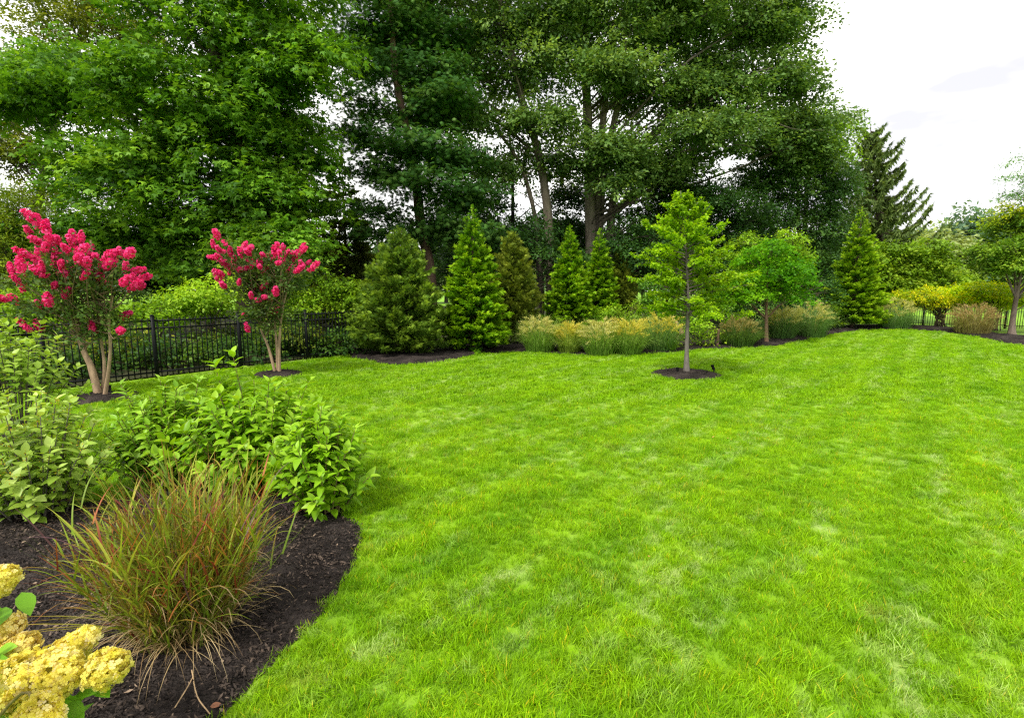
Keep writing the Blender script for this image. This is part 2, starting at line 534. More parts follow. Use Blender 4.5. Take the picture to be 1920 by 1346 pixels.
# woods floor beyond the fence and the beds
wf = [F_P + F_DIR * s_ + np.array([-.25, .15]) for s_ in (-9, -6, -3, 0, 3, 5.5)]
wf = np.vstack([wf, bk[8:] + np.array([0, -.25])])
rows = []
for t_ in np.linspace(0, 1, 14):
    o_ = wf + unit(wf - np.array([2., -2.])) * (t_ * 40)
    rows.append(np.stack([o_[:, 0], o_[:, 1], height(o_[:, 0], o_[:, 1]) + .03 + (.12 + .05 * np.abs(rnd(len(o_)))) * (t_ > 0)], -1))
n_ = len(wf); v_ = np.concatenate(rows)
i_, j_ = np.meshgrid(np.arange(len(rows) - 1), np.arange(n_ - 1), indexing='ij')
sel = v_[(i_ * n_ + j_), 0] < 13.5
f_ = np.stack([i_ * n_ + j_, i_ * n_ + j_ + 1, (i_ + 1) * n_ + j_ + 1, (i_ + 1) * n_ + j_], -1)[sel]
g = Geo(); g.add(v_, f_.reshape(-1, 4), (1, 1, 1))
o = g.build('woodland_ground', M_FLOOR, smooth=True); o['kind'] = 'structure'

# ------------------------------------------------------------------ grass
def tuft(nb, rad, l0, l1, wid, nseg):
    g = Geo()
    a = uni(0, 2 * PI, nb); r = rad * np.sqrt(uni(0, 1, nb))
    base = np.stack([r * np.cos(a), r * np.sin(a), np.full(nb, -.005)], -1)
    az = uni(0, 2 * PI, nb)
    ln = uni(l0, l1, nb)
    tone = np.clip(1 + .22 * rnd(nb), .55, 1.6)[:, None]
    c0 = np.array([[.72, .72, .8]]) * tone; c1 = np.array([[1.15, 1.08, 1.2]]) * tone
    dryb = rng.random(nb) < .022
    c1[dryb] = [3.2, 1.3, 6.0]; c0[dryb] = [2.2, 1.0, 4.0]
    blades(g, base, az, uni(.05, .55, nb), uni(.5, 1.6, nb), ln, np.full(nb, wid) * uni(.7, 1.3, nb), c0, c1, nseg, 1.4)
    me = g.build('grass_tuft', M_GRASS)
    return me


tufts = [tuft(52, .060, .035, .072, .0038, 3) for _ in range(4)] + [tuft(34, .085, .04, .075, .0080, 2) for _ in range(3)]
gcol = bpy.data.collections.new('grass_tufts')
for o in tufts:
    S.collection.objects.unlink(o); gcol.objects.link(o); o.location = (0, 0, 0)

fence_side = lambda x, y: (x - F_P[0]) * F_DIR[1] - (y - F_P[1]) * F_DIR[0]
pts, dens = [], []
for y0, y1, d in ((1.3, 3.2, 520), (3.2, 5, 430), (5, 7.5, 300), (7.5, 10.5, 200), (10.5, 14, 130), (14, 18.5, 85), (18.5, 26.5, 55)):
    x0, x1 = -min(1.15 * y1 + 1.2, 12.5), min(1.15 * y1 + 1.2, 30)
    n = int((x1 - x0) * (y1 - y0) * d)
    x, y = uni(x0, x1, n), uni(y0, y1, n)
    k = (np.abs(x) < 1.13 * y + 1.0) & (fence_side(x, y) > .12)
    for b in BEDS: k &= ~inside(b, x, y)
    # nothing beyond the far bed
    yb = np.interp(x, BACK_EDGE[:, 0], BACK_EDGE[:, 1], left=99)
    k &= (y < yb) | (x < BACK_EDGE[0, 0])
    x, y = x[k], y[k]
    far = (y > 8.5)
    pts.append(np.stack([x, y, height(x, y), far], -1))
pts = np.concatenate(pts); npt = len(pts)
me = bpy.data.meshes.new('grass'); me.vertices.add(npt)
me.vertices.foreach_set('co', pts[:, :3].astype(np.float32).ravel())


def attr(nm, typ, arr, dt):
    a = me.attributes.new(nm, typ, 'POINT'); a.data.foreach_set('vector' if typ == 'FLOAT_VECTOR' else 'value', arr.astype(dt).ravel())


# the last mowing leaned the blades this way and that in bands
band = np.sin((pts[:, 0] * math.sin(math.radians(52)) - pts[:, 1] * math.cos(math.radians(52))) * 2 * PI / 1.25)
lean = .34 * np.sign(band)[:, None] * np.array([[math.cos(math.radians(52)), math.sin(math.radians(52))]])
attr('rot', 'FLOAT_VECTOR', np.stack([-lean[:, 1] + .16 * rnd(npt), lean[:, 0] + .16 * rnd(npt), uni(0, 2 * PI, npt)], -1), np.float32)
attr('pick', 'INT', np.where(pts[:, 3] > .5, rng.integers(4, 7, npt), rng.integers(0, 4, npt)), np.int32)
clump = 1 + .22 * np.sin(pts[:, 0] * 5.1 + 1.7 * np.sin(pts[:, 1] * 3.3)) * np.sin(pts[:, 1] * 4.3 + 1.3 * np.sin(pts[:, 0] * 2.9))
attr('size', 'FLOAT', clump * uni(.7, 1.2, npt) * np.where(pts[:, 3] > .5, 1.05, 1.0), np.float32)
me.materials.append(M_GRASS)
grass = bpy.data.objects.new('grass', me); S.collection.objects.link(grass); grass['kind'] = 'stuff'
grass['label'] = 'mown green grass covering the lawn'
ng = bpy.data.node_groups.new('grass_nodes', 'GeometryNodeTree')
ng.interface.new_socket('Geometry', in_out='INPUT', socket_type='NodeSocketGeometry')
ng.interface.new_socket('Geometry', in_out='OUTPUT', socket_type='NodeSocketGeometry')
n = ng.nodes.new; L = ng.links.new
gi, go = n('NodeGroupInput'), n('NodeGroupOutput')
ci = n('GeometryNodeCollectionInfo'); ci.inputs['Collection'].default_value = gcol
ci.inputs['Separate Children'].default_value = True; ci.inputs['Reset Children'].default_value = True
ip = n('GeometryNodeInstanceOnPoints'); ip.inputs['Pick Instance'].default_value = True


def named(nm, typ):
    a = n('GeometryNodeInputNamedAttribute'); a.data_type = typ; a.inputs['Name'].default_value = nm
    return a.outputs['Attribute']


e2r = n('FunctionNodeEulerToRotation'); L(named('rot', 'FLOAT_VECTOR'), e2r.inputs[0])
L(gi.outputs[0], ip.inputs['Points']); L(ci.outputs[0], ip.inputs['Instance'])
L(named('pick', 'INT'), ip.inputs['Instance Index']); L(e2r.outputs[0], ip.inputs['Rotation']); L(named('size', 'FLOAT'), ip.inputs['Scale'])
L(ip.outputs[0], go.inputs[0])
md = grass.modifiers.new('grass', 'NODES'); md.node_group = ng

# a few small fallen leaves on the lawn
x, y = uni(-4, 10, 56), 2.2 + 10 * uni(0, 1, 56) ** 1.5
k = (np.abs(x) < 1.1 * y)
for b_ in BEDS: k &= ~inside(b_, x, y)
x, y = x[k], y[k]; m_ = len(x)
g = Geo()
scatter(g, OVATE4, np.stack([x, y, height(x, y) + uni(.035, .055, m_)], -1), rnd(m_, 3) * np.array([1, 1, .3]), rnd(m_, 3) * .4 + np.array([0, 0, 1]), uni(.02, .045, m_),
        mixc([(.16, .075, .03), (.36, .20, .05), (.48, .36, .08)], rng.random(m_)))
o = g.build('fallen_leaves', M_CHIP, smooth=True); tag(o, 'small brown and yellow fallen leaves scattered on the lawn', kind='stuff')

# mulch chips, straw and dry leaves lying on the beds
g = Geo()
def mulch_z(x, y):                       # height of the near bed's surface
    e = BEDS[0]; c = np.array([-2.9, 3.2])
    a = np.arctan2(e[:, 1] - c[1], e[:, 0] - c[0]); r = np.hypot(e[:, 0] - c[0], e[:, 1] - c[1])
    o_ = np.argsort(a); q = np.arctan2(y - c[1], x - c[0])
    rr = np.interp(q, a[o_], r[o_], period=2 * PI)
    t_ = np.clip(np.hypot(x - c[0], y - c[1]) / rr, 0, 1)
    return .004 + .8 * np.interp(t_, [.02, .3, .55, .75, .88, .95, .985, 1.], [.1, .095, .09, .075, .055, .035, .018, .006])


x, y = uni(-5, -.9, 85000), uni(1.2, 5.2, 85000)
k = inside(BEDS[0], x, y); x, y = x[k], y[k]
m_ = len(x)
d = rnd(m_, 3) * np.array([1, 1, .35]); up = rnd(m_, 3) * .55 + np.array([0, 0, 1])
t_ = rng.random(m_)
cc = mixc([(.010, .008, .007), (.035, .028, .024), (.085, .066, .052)], t_ ** 1.6)
cc = cc * np.where(np.sin(x * 2.3 + 1.1 * np.sin(y * 3.1)) * np.sin(y * 2.7) > .15, 1.6, 1.0)[:, None] * np.array([1.05, .98, .92])
lite = rng.random(m_) < .02; cc[lite] = (.26, .19, .13)
scatter(g, SLIM, np.stack([x, y, mulch_z(x, y) + uni(.0, .012, m_)], -1), d, up, uni(.010, .042, m_), cc, 1.25)
for b in BEDS[1:]:
    b = np.asarray(b); lo, hi = b.min(0), b.max(0)
    nn = int(min(9000, (hi - lo).prod() * 140))
    x, y = uni(lo[0], hi[0], nn), uni(lo[1], hi[1], nn)
    k = inside(b, x, y); x, y = x[k], y[k]; m_ = len(x)
    if len(b) < 200:
        ce = b.mean(0); zz = .09 * .9 * (1 - (np.hypot(x - ce[0], y - ce[1]) / np.hypot(*(b - ce).T).mean()) ** 2).clip(0)
    else:
        zz = .05 * np.ones(m_)
    scatter(g, SLIM, np.stack([x, y, height(x, y) + zz + uni(0, .03, m_)], -1), rnd(m_, 3) * np.array([1, 1, .4]), rnd(m_, 3) * .5 + np.array([0, 0, 1]),
            uni(.04, .11, m_), mixc([(.012, .009, .008), (.06, .045, .036)], rng.random(m_) ** 1.5), 1.5)
o = g.build('mulch_litter', M_CHIP); tag(o, 'dark bark mulch chips strewn over the beds', kind='stuff')

# ------------------------------------------------------------------ trees
def tree_crown(geo, wood, trunk, blobs, dist, bough_r, per_m2, twigs, leaves, size, pal, tmpl=DIAMOND, dome=.45, droop=.25,
               limb=True, limb_col=(.09, .075, .06), jitter=.9, deep=None, limb_r=.016, twig_len=.55, keep_low=.35, shell=.45, max_limbs=44, dens=1.0):
    """Leafy boughs spread through ellipsoids (picture ellipses at a distance), each bough a dome of leafy twigs; limbs run out to them."""
    tr = np.asarray(trunk, float)
    C, R = [], []
    for b in blobs:
        cx, cy, rx, ry = b[:4]; dz = b[4] if len(b) > 4 else 0.0
        Y = dist + dz; k = Y / FPX
        c = at(cx, cy, Y); ax = np.array([rx * k, (deep or max(rx, ry) * .8) * k if deep is None else deep, ry * k])
        nb = max(2, int(per_m2 * dens * PI * ax[0] * ax[2]))
        dirs = unit(rnd(nb, 3)); rad = uni(shell, 1.0, nb)[:, None]
        a2 = np.maximum(ax - bough_r * .55, ax * .45)
        C.append(c + dirs * rad * a2); R.append(bough_r * uni(.65, 1.25, nb))
    C = np.concatenate(C); R = np.concatenate(R)
    k = C[:, 2] > height(C[:, 0], C[:, 1]) + keep_low
    C, R = C[k], R[k]; B = len(C)
    ti = np.interp(C[:, 2], tr[:, 2], np.arange(len(tr)))
    axis = np.stack([np.interp(ti, np.arange(len(tr)), tr[:, q]) for q in range(3)], -1)
    outw = (C - axis) * np.array([1, 1, 0]); outw = unit(outw)
    r = R[:, None] * np.sqrt(uni(0, 1, B, twigs)); a = uni(0, 2 * PI, B, twigs)
    rel = (r / R[:, None])
    off = np.stack([r * np.cos(a), r * np.sin(a), R[:, None] * dome * (1 - rel ** 2)], -1)
    slope = (off[..., 0] * outw[:, None, 0] + off[..., 1] * outw[:, None, 1])
    off[..., 2] -= droop * slope + .10 * np.abs(rnd(B, twigs)) * R[:, None]
    off[..., 2] -= (rng.random((B, twigs)) < .25) * uni(0, .5, B, twigs) * R[:, None]
    tw = C[:, None] + off
    rad_d = np.stack([np.cos(a), np.sin(a), np.zeros_like(a)], -1)
    td = unit(rad_d * (.4 + .6 * rel[..., None]) + .55 * outw[:, None] + np.array([0, 0, 1]) * (.25 - .55 * rel[..., None]) + .25 * rnd(B, twigs, 3))
    s_ = uni(-.15, 1, B, twigs, leaves)[..., None] * twig_len * uni(.6, 1.3, B, twigs)[..., None, None]
    spread = size * .75
    pos = tw[:, :, None] + td[:, :, None] * s_ + rnd(B, twigs, leaves, 3) * spread * np.array([1, 1, .7])
    ld = td[:, :, None] + jitter * rnd(B, twigs, leaves, 3) * np.array([1, 1, .6]) + np.array([0, 0, -.25])
    up = np.array([0, 0, 1.0]) + .5 * rad_d[:, :, None] * rel[..., None, None] + .42 * rnd(B, twigs, leaves, 3)
    t_ = .48 + .16 * rnd(B)[:, None, None] + .13 * rnd(B, twigs)[..., None] + .14 * rnd(B, twigs, leaves)
    col = mixc(pal, t_.ravel())
    n = B * twigs * leaves
    sz = size * uni(.65, 1.3, n)
    pos = pos.reshape(-1, 3); ok = pos[:, 2] > height(pos[:, 0], pos[:, 1]) + .05
    scatter(geo, tmpl, pos[ok], ld.reshape(-1, 3)[ok], up.reshape(-1, 3)[ok], sz[ok], col[ok])
    if limb:
        step = max(1, B // max_limbs)
        for c, rr in zip(C[::step], R[::step]):
            dd = math.hypot(*(c - np.array([np.interp(c[2], tr[:, 2], tr[:, q]) for q in range(3)]))[:2])
            zt = np.clip(c[2] - dd * uni(.35, .8), tr[0, 2] + .35 * (tr[-1, 2] - tr[0, 2]) * uni(.5, 1), tr[-1, 2])
            s0 = np.array([np.interp(zt, tr[:, 2], tr[:, q]) for q in range(3)])
            mid = s0 * .5 + c * .5 + np.array([0, 0, .10 * dd]) + rnd(3) * .05 * dd
            q = curve([s0, mid, c], 7)
            r0 = limb_r * (1 + dd * .4)
            tube(wood, q, np.linspace(r0, .008 + r0 * .12, 7), 5, limb_col)
            for _ in range(3):
                e = c + unit(rnd(3)) * rr * .8 * np.array([1, 1, .5])
                tube(wood, curve([q[4], (q[5] + e) / 2 + rnd(3) * .05, e], 4), np.linspace(r0 * .35, .006, 4), 4, limb_col)


def trunk_tube(wood, pts, r0, r1, col, sides=10, n=22, flare=.35):
    q = curve(pts, n); r = np.linspace(r0, r1, n)
    r = r * (1 + flare * np.exp(-np.linspace(0, 1, n) * 14)) * (1 + .05 * rnd(n))
    tube(wood, q, r, sides, col)
    return q


def conifer(geo, wood, base, H, R, n_br, n_sp, elev0, elev1, sag, size, pal, tmpl, prof=lambda t: 1 - t, skirt=.03, roll=.8, side=.7, tipup=0.,
            irregular=.14, bark=(.07, .05, .035), inner=.25, lobes=.0):
    """Whorls of branches round a straight stem, each feathered with sprays."""
    tt = np.linspace(skirt, .985, 400); wgt = np.array([max(prof(t), .02) for t in tt]) + .05
    cdf = np.cumsum(wgt) / wgt.sum()
    t = np.interp((np.arange(n_br) + .5 + .3 * rnd(n_br)) / n_br, cdf, tt)
    az = np.arange(n_br) * 2.39996 + .35 * rnd(n_br)
    Lb = R * np.array([prof(q) for q in t]) * np.clip(1 + irregular * rnd(n_br), .55, 1.3) * (1 + lobes * np.sin(az * 3 + t * 40)) + .04 * R
    el = elev0 + (elev1 - elev0) * t + .10 * rnd(n_br)
    btone = rnd(n_br)
    w_ = Lb ** 1.35; pick = rng.choice(n_br, n_sp, p=w_ / w_.sum())
    s_ = inner + (1.02 - inner) * uni(0, 1, n_sp) ** .8
    a = az[pick]; e = el[pick]; L_ = Lb[pick] * s_
    hx = np.stack([np.cos(a), np.sin(a), np.zeros(n_sp)], -1)
    z = L_ * np.sin(e) - sag * Lb[pick] * s_ ** 2 + tipup * Lb[pick] * np.clip(s_ - .6, 0, 1) ** 2 * 4
    p = base + hx * (L_ * np.cos(e))[:, None] + np.array([0, 0, 1]) * (t[pick] * H + z)[:, None]
    lat = np.stack([-np.sin(a), np.cos(a), np.zeros(n_sp)], -1)
    sd_ = rng.choice([-1., 1.], n_sp) * uni(.1, 1., n_sp) * side
    wid = (Lb[pick] * .30 * (1.05 - s_) + size * .3)
    p = p + lat * (sd_ * wid)[:, None] + rnd(n_sp, 3) * size * .22
    d = hx * np.cos(e - sag * s_ + tipup * s_)[:, None] + np.array([0, 0, 1]) * np.sin(e - sag * s_ * .8 + tipup * s_)[:, None] + lat * (sd_ * .8)[:, None] + .3 * rnd(n_sp, 3)
    up = np.array([0, 0, 1]) + roll * rnd(n_sp, 3) + .3 * hx
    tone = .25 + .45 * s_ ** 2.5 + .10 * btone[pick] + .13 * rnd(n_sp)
    ok = p[:, 2] > height(p[:, 0], p[:, 1]) + .06
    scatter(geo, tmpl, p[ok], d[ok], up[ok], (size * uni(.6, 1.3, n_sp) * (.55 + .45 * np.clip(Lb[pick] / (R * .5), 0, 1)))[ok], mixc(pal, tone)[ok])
    # leader
    m_ = 26
    zz = uni(.9, 1.0, m_)
    q = base + np.array([0, 0, 1]) * (zz * H)[:, None]
    scatter(geo, tmpl, q, np.array([0, 0, 1.]) + .35 * rnd(m_, 3), rnd(m_, 3), size * uni(.5, .9, m_), mixc(pal, uni(.5, 1, m_)))
    tube(wood, [base + np.array([0, 0, -.1]), base + np.array([0, 0, H * .5]), base + np.array([0, 0, H * .985])], [H * .014 + .01, H * .009 + .006, .006], 8, bark)
    for i in range(0, n_br, 2):
        s2 = np.linspace(0, .9, 4)
        q = base + np.outer(Lb[i] * s2 * math.cos(el[i]), [math.cos(az[i]), math.sin(az[i]), 0]) + np.outer(t[i] * H + Lb[i] * s2 * math.sin(el[i]) - sag * Lb[i] * s2 ** 2, [0, 0, 1])
        tube(wood, q, np.linspace(.006 + Lb[i] * .008, .003, 4), 4, bark)


def shrub(name, label, cat, base, blobs, dist, bough_r, per_m2, twigs, leaves, size, pal, mat, tmpl=DIAMOND, group=None, stems=7, stem_col=(.08, .06, .04), **kw):
    root = thing(name, label, cat, base, group)
    g, wd = Geo(), Geo()
    top = np.mean([at(b[0], b[1], dist) for b in blobs], 0)
    for _ in range(stems):
        p0 = np.array(base) + np.array([*(rnd(2) * .12), -.03]); e = top + rnd(3) * np.array([.35, .3, .1]) * bough_r * 2
        e[2] = max(e[2], base[2] + .3)
        tube(wd, curve([p0, (p0 * .6 + e * .4) + rnd(3) * .05, e], 7), np.linspace(.022, .008, 7), 6, stem_col)
    tree_crown(g, wd, [base, np.array(base) + np.array([0, 0, max(.4, top[2] - base[2])])], blobs, dist, bough_r, per_m2, twigs, leaves, size, pal, tmpl, limb=True,
               limb_col=stem_col, limb_r=.007, **{**dict(twig_len=.22, keep_low=.08), **kw})
    g.build('foliage', mat, root)
    wd.build('stems', M_STEM, root, smooth=True)
    return root


WOODS = 'tall trees of the wood behind the garden'


def big_tree(name, label, cat, dist, trunks, blobs, bough_r, per_m2, twigs, leaves, size, pal, tmpl, bark, mat=M_LEAF, group=WOODS, extra=(), **kw):
    """trunks: (picture path from the ground up, radius at base, radius at top); the first begins on the ground."""
    b0 = foot(trunks[0][0][0][0], dist)
    root = thing(name, label, cat, b0, group)
    g, wd = Geo(), Geo()
    main = None
    for i, (path, r0, r1) in enumerate(trunks):
        pts_ = [at(x, y, dist + (i * .3 if j else 0)) for j, (x, y) in enumerate(path)]
        if i == 0 or path[0][1] > 490: pts_[0] = foot(path[0][0], dist) + np.array([0, 0, -.15])
        q = trunk_tube(wd, pts_, r0, r1, bark)
        if main is None: main = q
    for path, r0, r1 in extra:                      # bare limbs seen through the leaves
        tube(wd, curve([at(x, y, dist - dy * .55) for x, y, dy in path], 12), np.linspace(r0, r1, 12) * .8, 6, (.14, .12, .095))
    tree_crown(g, wd, main, blobs, dist, bough_r, per_m2, twigs, leaves, size, pal, tmpl, **{**dict(dens=2.3), **kw})
    print(name, g.n)
    wd.build('trunk', M_BARK, root, smooth=True)
    g.build('crown', mat, root)
    return root


P_SWEETGUM = [(.025, .086, .011), (.070, .198, .019), (.165, .335, .034)]
P_OAK = [(.026, .068, .017), (.074, .160, .036), (.18, .295, .085)]
P_OLIVE = [(.04, .075, .014), (.10, .15, .02), (.20, .25, .03)]
P_DARK = [(.012, .042, .010), (.026, .084, .017), (.06, .145, .028)]
P_PINE = [(.015, .050, .012), (.034, .102, .020), (.09, .18, .038)]
P_LIME = [(.07, .18, .015), (.15, .31, .022), (.27, .44, .04)]

big_tree('sweetgum_tree', 'huge rich green broadleaf tree in layered boughs behind the two pink flowering trees', 'tree', 18.5,
         [([(470, 640), (458, 310), (437, 219), (385, 20), (370, -180)], .30, .10), ([(400, 640), (395, 430), (330, 250), (260, 100)], .2, .06)],
         [(400, 350, 215, 120), (215, 320, 120, 90), (545, 330, 100, 120), (300, 190, 270, 90), (105, 150, 120, 80), (560, 110, 100, 95, -1),
          (420, 40, 230, 100), (380, -110, 250, 110), (540, 460, 105, 80, -1.5), (240, 455, 120, 75), (410, 500, 130, 60), (450, 230, 190, 100), (50, 210, 70, 70), (180, 450, 120, 50), (330, 430, 130, 55), (480, 400, 90, 60)],
         1.15, .62, 26, 16, .17, P_SWEETGUM, LOBED, (.075, .06, .045), dome=.42, droop=.35, dens=1.9)
big_tree('locust_tree', 'airy yellowish green tree seen behind the upper boughs of the huge layered tree', 'tree', 25,
         [([(60, 640), (70, 400), (110, 200), (170, 0)], .22, .08)],
         [(170, 60, 130, 90), (40, 290, 70, 60), (100, 370, 60, 40), (-60, 180, 110, 110), (200, -80, 130, 80), (60, 150, 70, 60)], 1.2, .6, 24, 15, .15, P_OLIVE, DIAMOND, (.09, .075, .06), droop=.3, dens=2.8)
big_tree('hemlock_tree', 'low olive green tree of drooping boughs beside the fence behind the taller pink tree', 'tree', 17,
         [([(10, 640), (10, 520), (8, 430)], .15, .05)],
         [(5, 400, 105, 75), (20, 500, 110, 60), (60, 450, 70, 60), (10, 560, 80, 40), (-60, 440, 100, 120)], .8, 1.15, 24, 18, .13,
         [(.045, .095, .010), (.11, .19, .016), (.21, .30, .03)], SLIM, (.06, .05, .04), droop=.45, dome=.3)

# white pine
PINE_D = 22.5
big_tree('pine_tree', 'dark bluish green pine with flat tiered boughs and a reddish brown trunk', 'pine', PINE_D,
         [([(810, 640), (806, 505), (790, 430), (775, 300), (748, 180), (735, 60), (728, -120)], .26, .10)],
         [(690, 50, 60, 25), (790, 40, 90, 25), (680, 120, 60, 20), (800, 130, 80, 22), (690, 195, 60, 20), (780, 205, 60, 20), (840, 190, 60, 25),
          (650, 245, 45, 12), (700, 262, 70, 16), (790, 275, 80, 26, -1), (850, 300, 70, 22), (730, 320, 70, 20), (800, 345, 80, 20, -1.5), (870, 370, 70, 25),
          (720, 395, 60, 18), (830, 420, 70, 22), (745, 440, 50, 16), (890, 440, 60, 22), (720, -50, 110, 40), (760, -130, 90, 40)],
         1.0, 1.0, 20, 10, .20, P_PINE, NEEDLES, (.13, .085, .06), M_NEEDLE, dome=.18, droop=-.12, jitter=.8, twig_len=.7, deep=2.2, limb_col=(.05, .04, .035), dens=4.2)

# oaks
big_tree('oak_tree', 'oak with a slender pale leaning trunk in the gap beside the pine', 'tree', 25,
         [([(1034, 640), (1028, 410), (1008, 284), (985, 217), (966, 127), (940, 20), (930, -120)], .22, .12), ([(1016, 640), (1010, 450), (985, 334), (961, 284), (931, 244)], .13, .06)],
         [(850, 60, 150, 80), (960, 110, 130, 90), (770, 100, 80, 70, 1), (1010, 235, 100, 55), (890, 235, 90, 55), (880, -70, 200, 80), (1040, 40, 100, 80), (1060, 310, 60, 45), (930, 330, 50, 40), (985, 300, 60, 30, 1), (820, 190, 80, 40, 1)],
         1.15, .60, 26, 15, .18, P_OAK, DIAMOND, (.12, .10, .075), droop=.15, dome=.55,
         extra=[([(878, 200, 1.5), (817, 167, 2), (760, 150, 2.2), (703, 134, 2.4)], .11, .03), ([(990, 217, .5), (960, 120, 1.5), (940, 90, 2)], .06, .02),
                ([(985, 330, .5), (1050, 280, 1.2), (1075, 240, 1.5)], .04, .015)])
big_tree('oak_tree', 'spreading oak of several thick grey trunks, its crown reaching to the open sky', 'tree', 26,
         [([(1108, 640), (1106, 385), (1101, 200), (1092, 60), (1080, -130)], .30, .12), ([(1125, 640), (1118, 400), (1135, 184), (1150, 40)], .26, .1), ([(1118, 640), (1125, 400), (1150, 234), (1200, 60), (1230, -80)], .24, .1),
          ([(1135, 640), (1152, 360), (1211, 269), (1271, 205), (1365, 98), (1420, 40)], .22, .08)],
         [(1180, 50, 150, 90), (1330, 60, 150, 90), (1450, 50, 85, 70), (1230, 170, 150, 70), (1380, 170, 130, 75), (1480, 150, 60, 50), (1310, 270, 170, 60), (1450, 260, 100, 60),
          (1130, 130, 80, 60, -2), (1555, 240, 45, 25), (1300, -80, 230, 90), (1180, 300, 80, 50, -2), (1540, 200, 30, 18), (1500, 300, 80, 40), (1250, 330, 90, 50), (1120, 270, 60, 35, -2.5), (1165, 360, 55, 30, -2.5)],
         1.2, .62, 26, 15, .18, P_OAK, DIAMOND, (.145, .125, .095), droop=.15, dome=.55,
         extra=[([(1178, 160, 2.5), (1176, 130, 2.6), (1172, 80, 2.8), (1160, 10, 3)], .05, .015), ([(1172, 85, 2.7), (1188, 50, 2.8), (1195, 5, 3)], .035, .012),
                ([(1240, 55, 2.5), (1310, 35, 2.6), (1360, 5, 2.8)], .05, .02), ([(1330, 190, 2), (1420, 135, 2.5), (1500, 125, 3)], .05, .015), ([(1400, 200, 2), (1480, 240, 2.5), (1560, 245, 3)], .04, .012)])
big_tree('elm_tree', 'yellow green tree glowing through the edge of the spreading oak', 'tree', 31,
         [([(1500, 640), (1510, 420), (1520, 250)], .2, .06)], [(1520, 250, 70, 45), (1560, 285, 45, 40), (1480, 230, 60, 40)], 1.0, .7, 22, 14, .16, P_LIME, DIAMOND, (.1, .08, .06))
# dark understorey
big_tree('holly_tree', 'dark glossy green tree under the oak, just above the young lawn tree', 'tree', 26,
         [([(1335, 640), (1335, 500), (1330, 330)], .16, .05)], [(1330, 380, 100, 55), (1290, 440, 80, 60), (1390, 440, 80, 70), (1340, 500, 110, 60), (1270, 360, 50, 40)], .85, .95, 26, 16, .13, P_DARK, DIAMOND, (.06, .05, .04), M_GLOSS, group='dark trees under the oaks')
big_tree('holly_tree', 'dark dense tree at the end of the wood beside the drooping spruce', 'tree', 27.5,
         [([(1500, 640), (1500, 480), (1495, 300)], .18, .05)], [(1490, 350, 85, 60), (1555, 350, 45, 65), (1450, 430, 70, 70), (1540, 440, 65, 80), (1490, 510, 110, 60), (1420, 340, 60, 45), (1510, 300, 60, 40)], .85, .95, 26, 16, .13,
         [(.014, .052, .013), (.038, .11, .022), (.09, .19, .04)], DIAMOND, (.06, .05, .04), M_GLOSS, group='dark trees under the oaks')
big_tree('cherry_tree', 'dark thin tree with a black trunk deep between the pine and the pale leaning trunk', 'tree', 28,
         [([(960, 640), (961, 480), (961, 330), (955, 250)], .13, .06)], [(900, 390, 80, 70), (960, 460, 90, 50), (1040, 440, 60, 60), (935, 330, 50, 40), (870, 460, 70, 50), (1060, 380, 50, 40), (880, 310, 60, 40)], 1.0, .62, 22, 14, .15, P_DARK, DIAMOND, (.02, .017, .015), M_GLOSS, group='dark trees under the oaks')
big_tree('beech_tree', 'dark low tree with rusty sprays at the foot of the thick grey trunks', 'tree', 28,
         [([(1170, 640), (1165, 500), (1160, 400)], .12, .05)], [(1080, 450, 60, 60), (1170, 480, 80, 40), (1220, 410, 70, 70), (1230, 320, 70, 55), (1060, 360, 40, 40), (1160, 350, 50, 30), (1250, 480, 70, 50)], 1.0, .62, 22, 14, .15,
         [(.014, .048, .014), (.03, .085, .02), (.10, .11, .03)], DIAMOND, (.04, .035, .03), group='dark trees under the oaks')
big_tree('laurel_tree', 'dark evergreen filling the shade at the foot of the pale leaning trunk', 'tree', 23.0,
         [([(1010, 640), (1008, 520), (1005, 440)], .10, .04)], [(1010, 470, 60, 45), (1050, 500, 50, 50), (950, 500, 50, 50), (1020, 420, 35, 22)], .8, .8, 22, 14, .14, P_DARK, DIAMOND, (.05, .04, .035), M_GLOSS, group='dark trees under the oaks')
big_tree('laurel_tree', 'dark evergreen standing before the thick grey trunks, above the small arborvitaes', 'tree', 23.5,
         [([(1150, 640), (1150, 520), (1155, 440)], .10, .04)], [(1150, 475, 65, 45), (1100, 510, 55, 50), (1195, 500, 55, 50), (1180, 425, 40, 22), (1240, 460, 40, 40)], .8, .8, 22, 14, .14, P_DARK, DIAMOND, (.05, .04, .035), M_GLOSS, group='dark trees under the oaks')
big_tree('cedar_tree', 'dim green tree filling the shade between the huge layered tree and the pine', 'tree', 29,
         [([(720, 640), (715, 500), (700, 420)], .12, .05)], [(690, 520, 90, 50), (800, 520, 80, 50), (620, 500, 60, 70)], 1.0, .65, 22, 14, .15, P_DARK, SLIM, (.04, .035, .03), group='dark trees under the oaks')

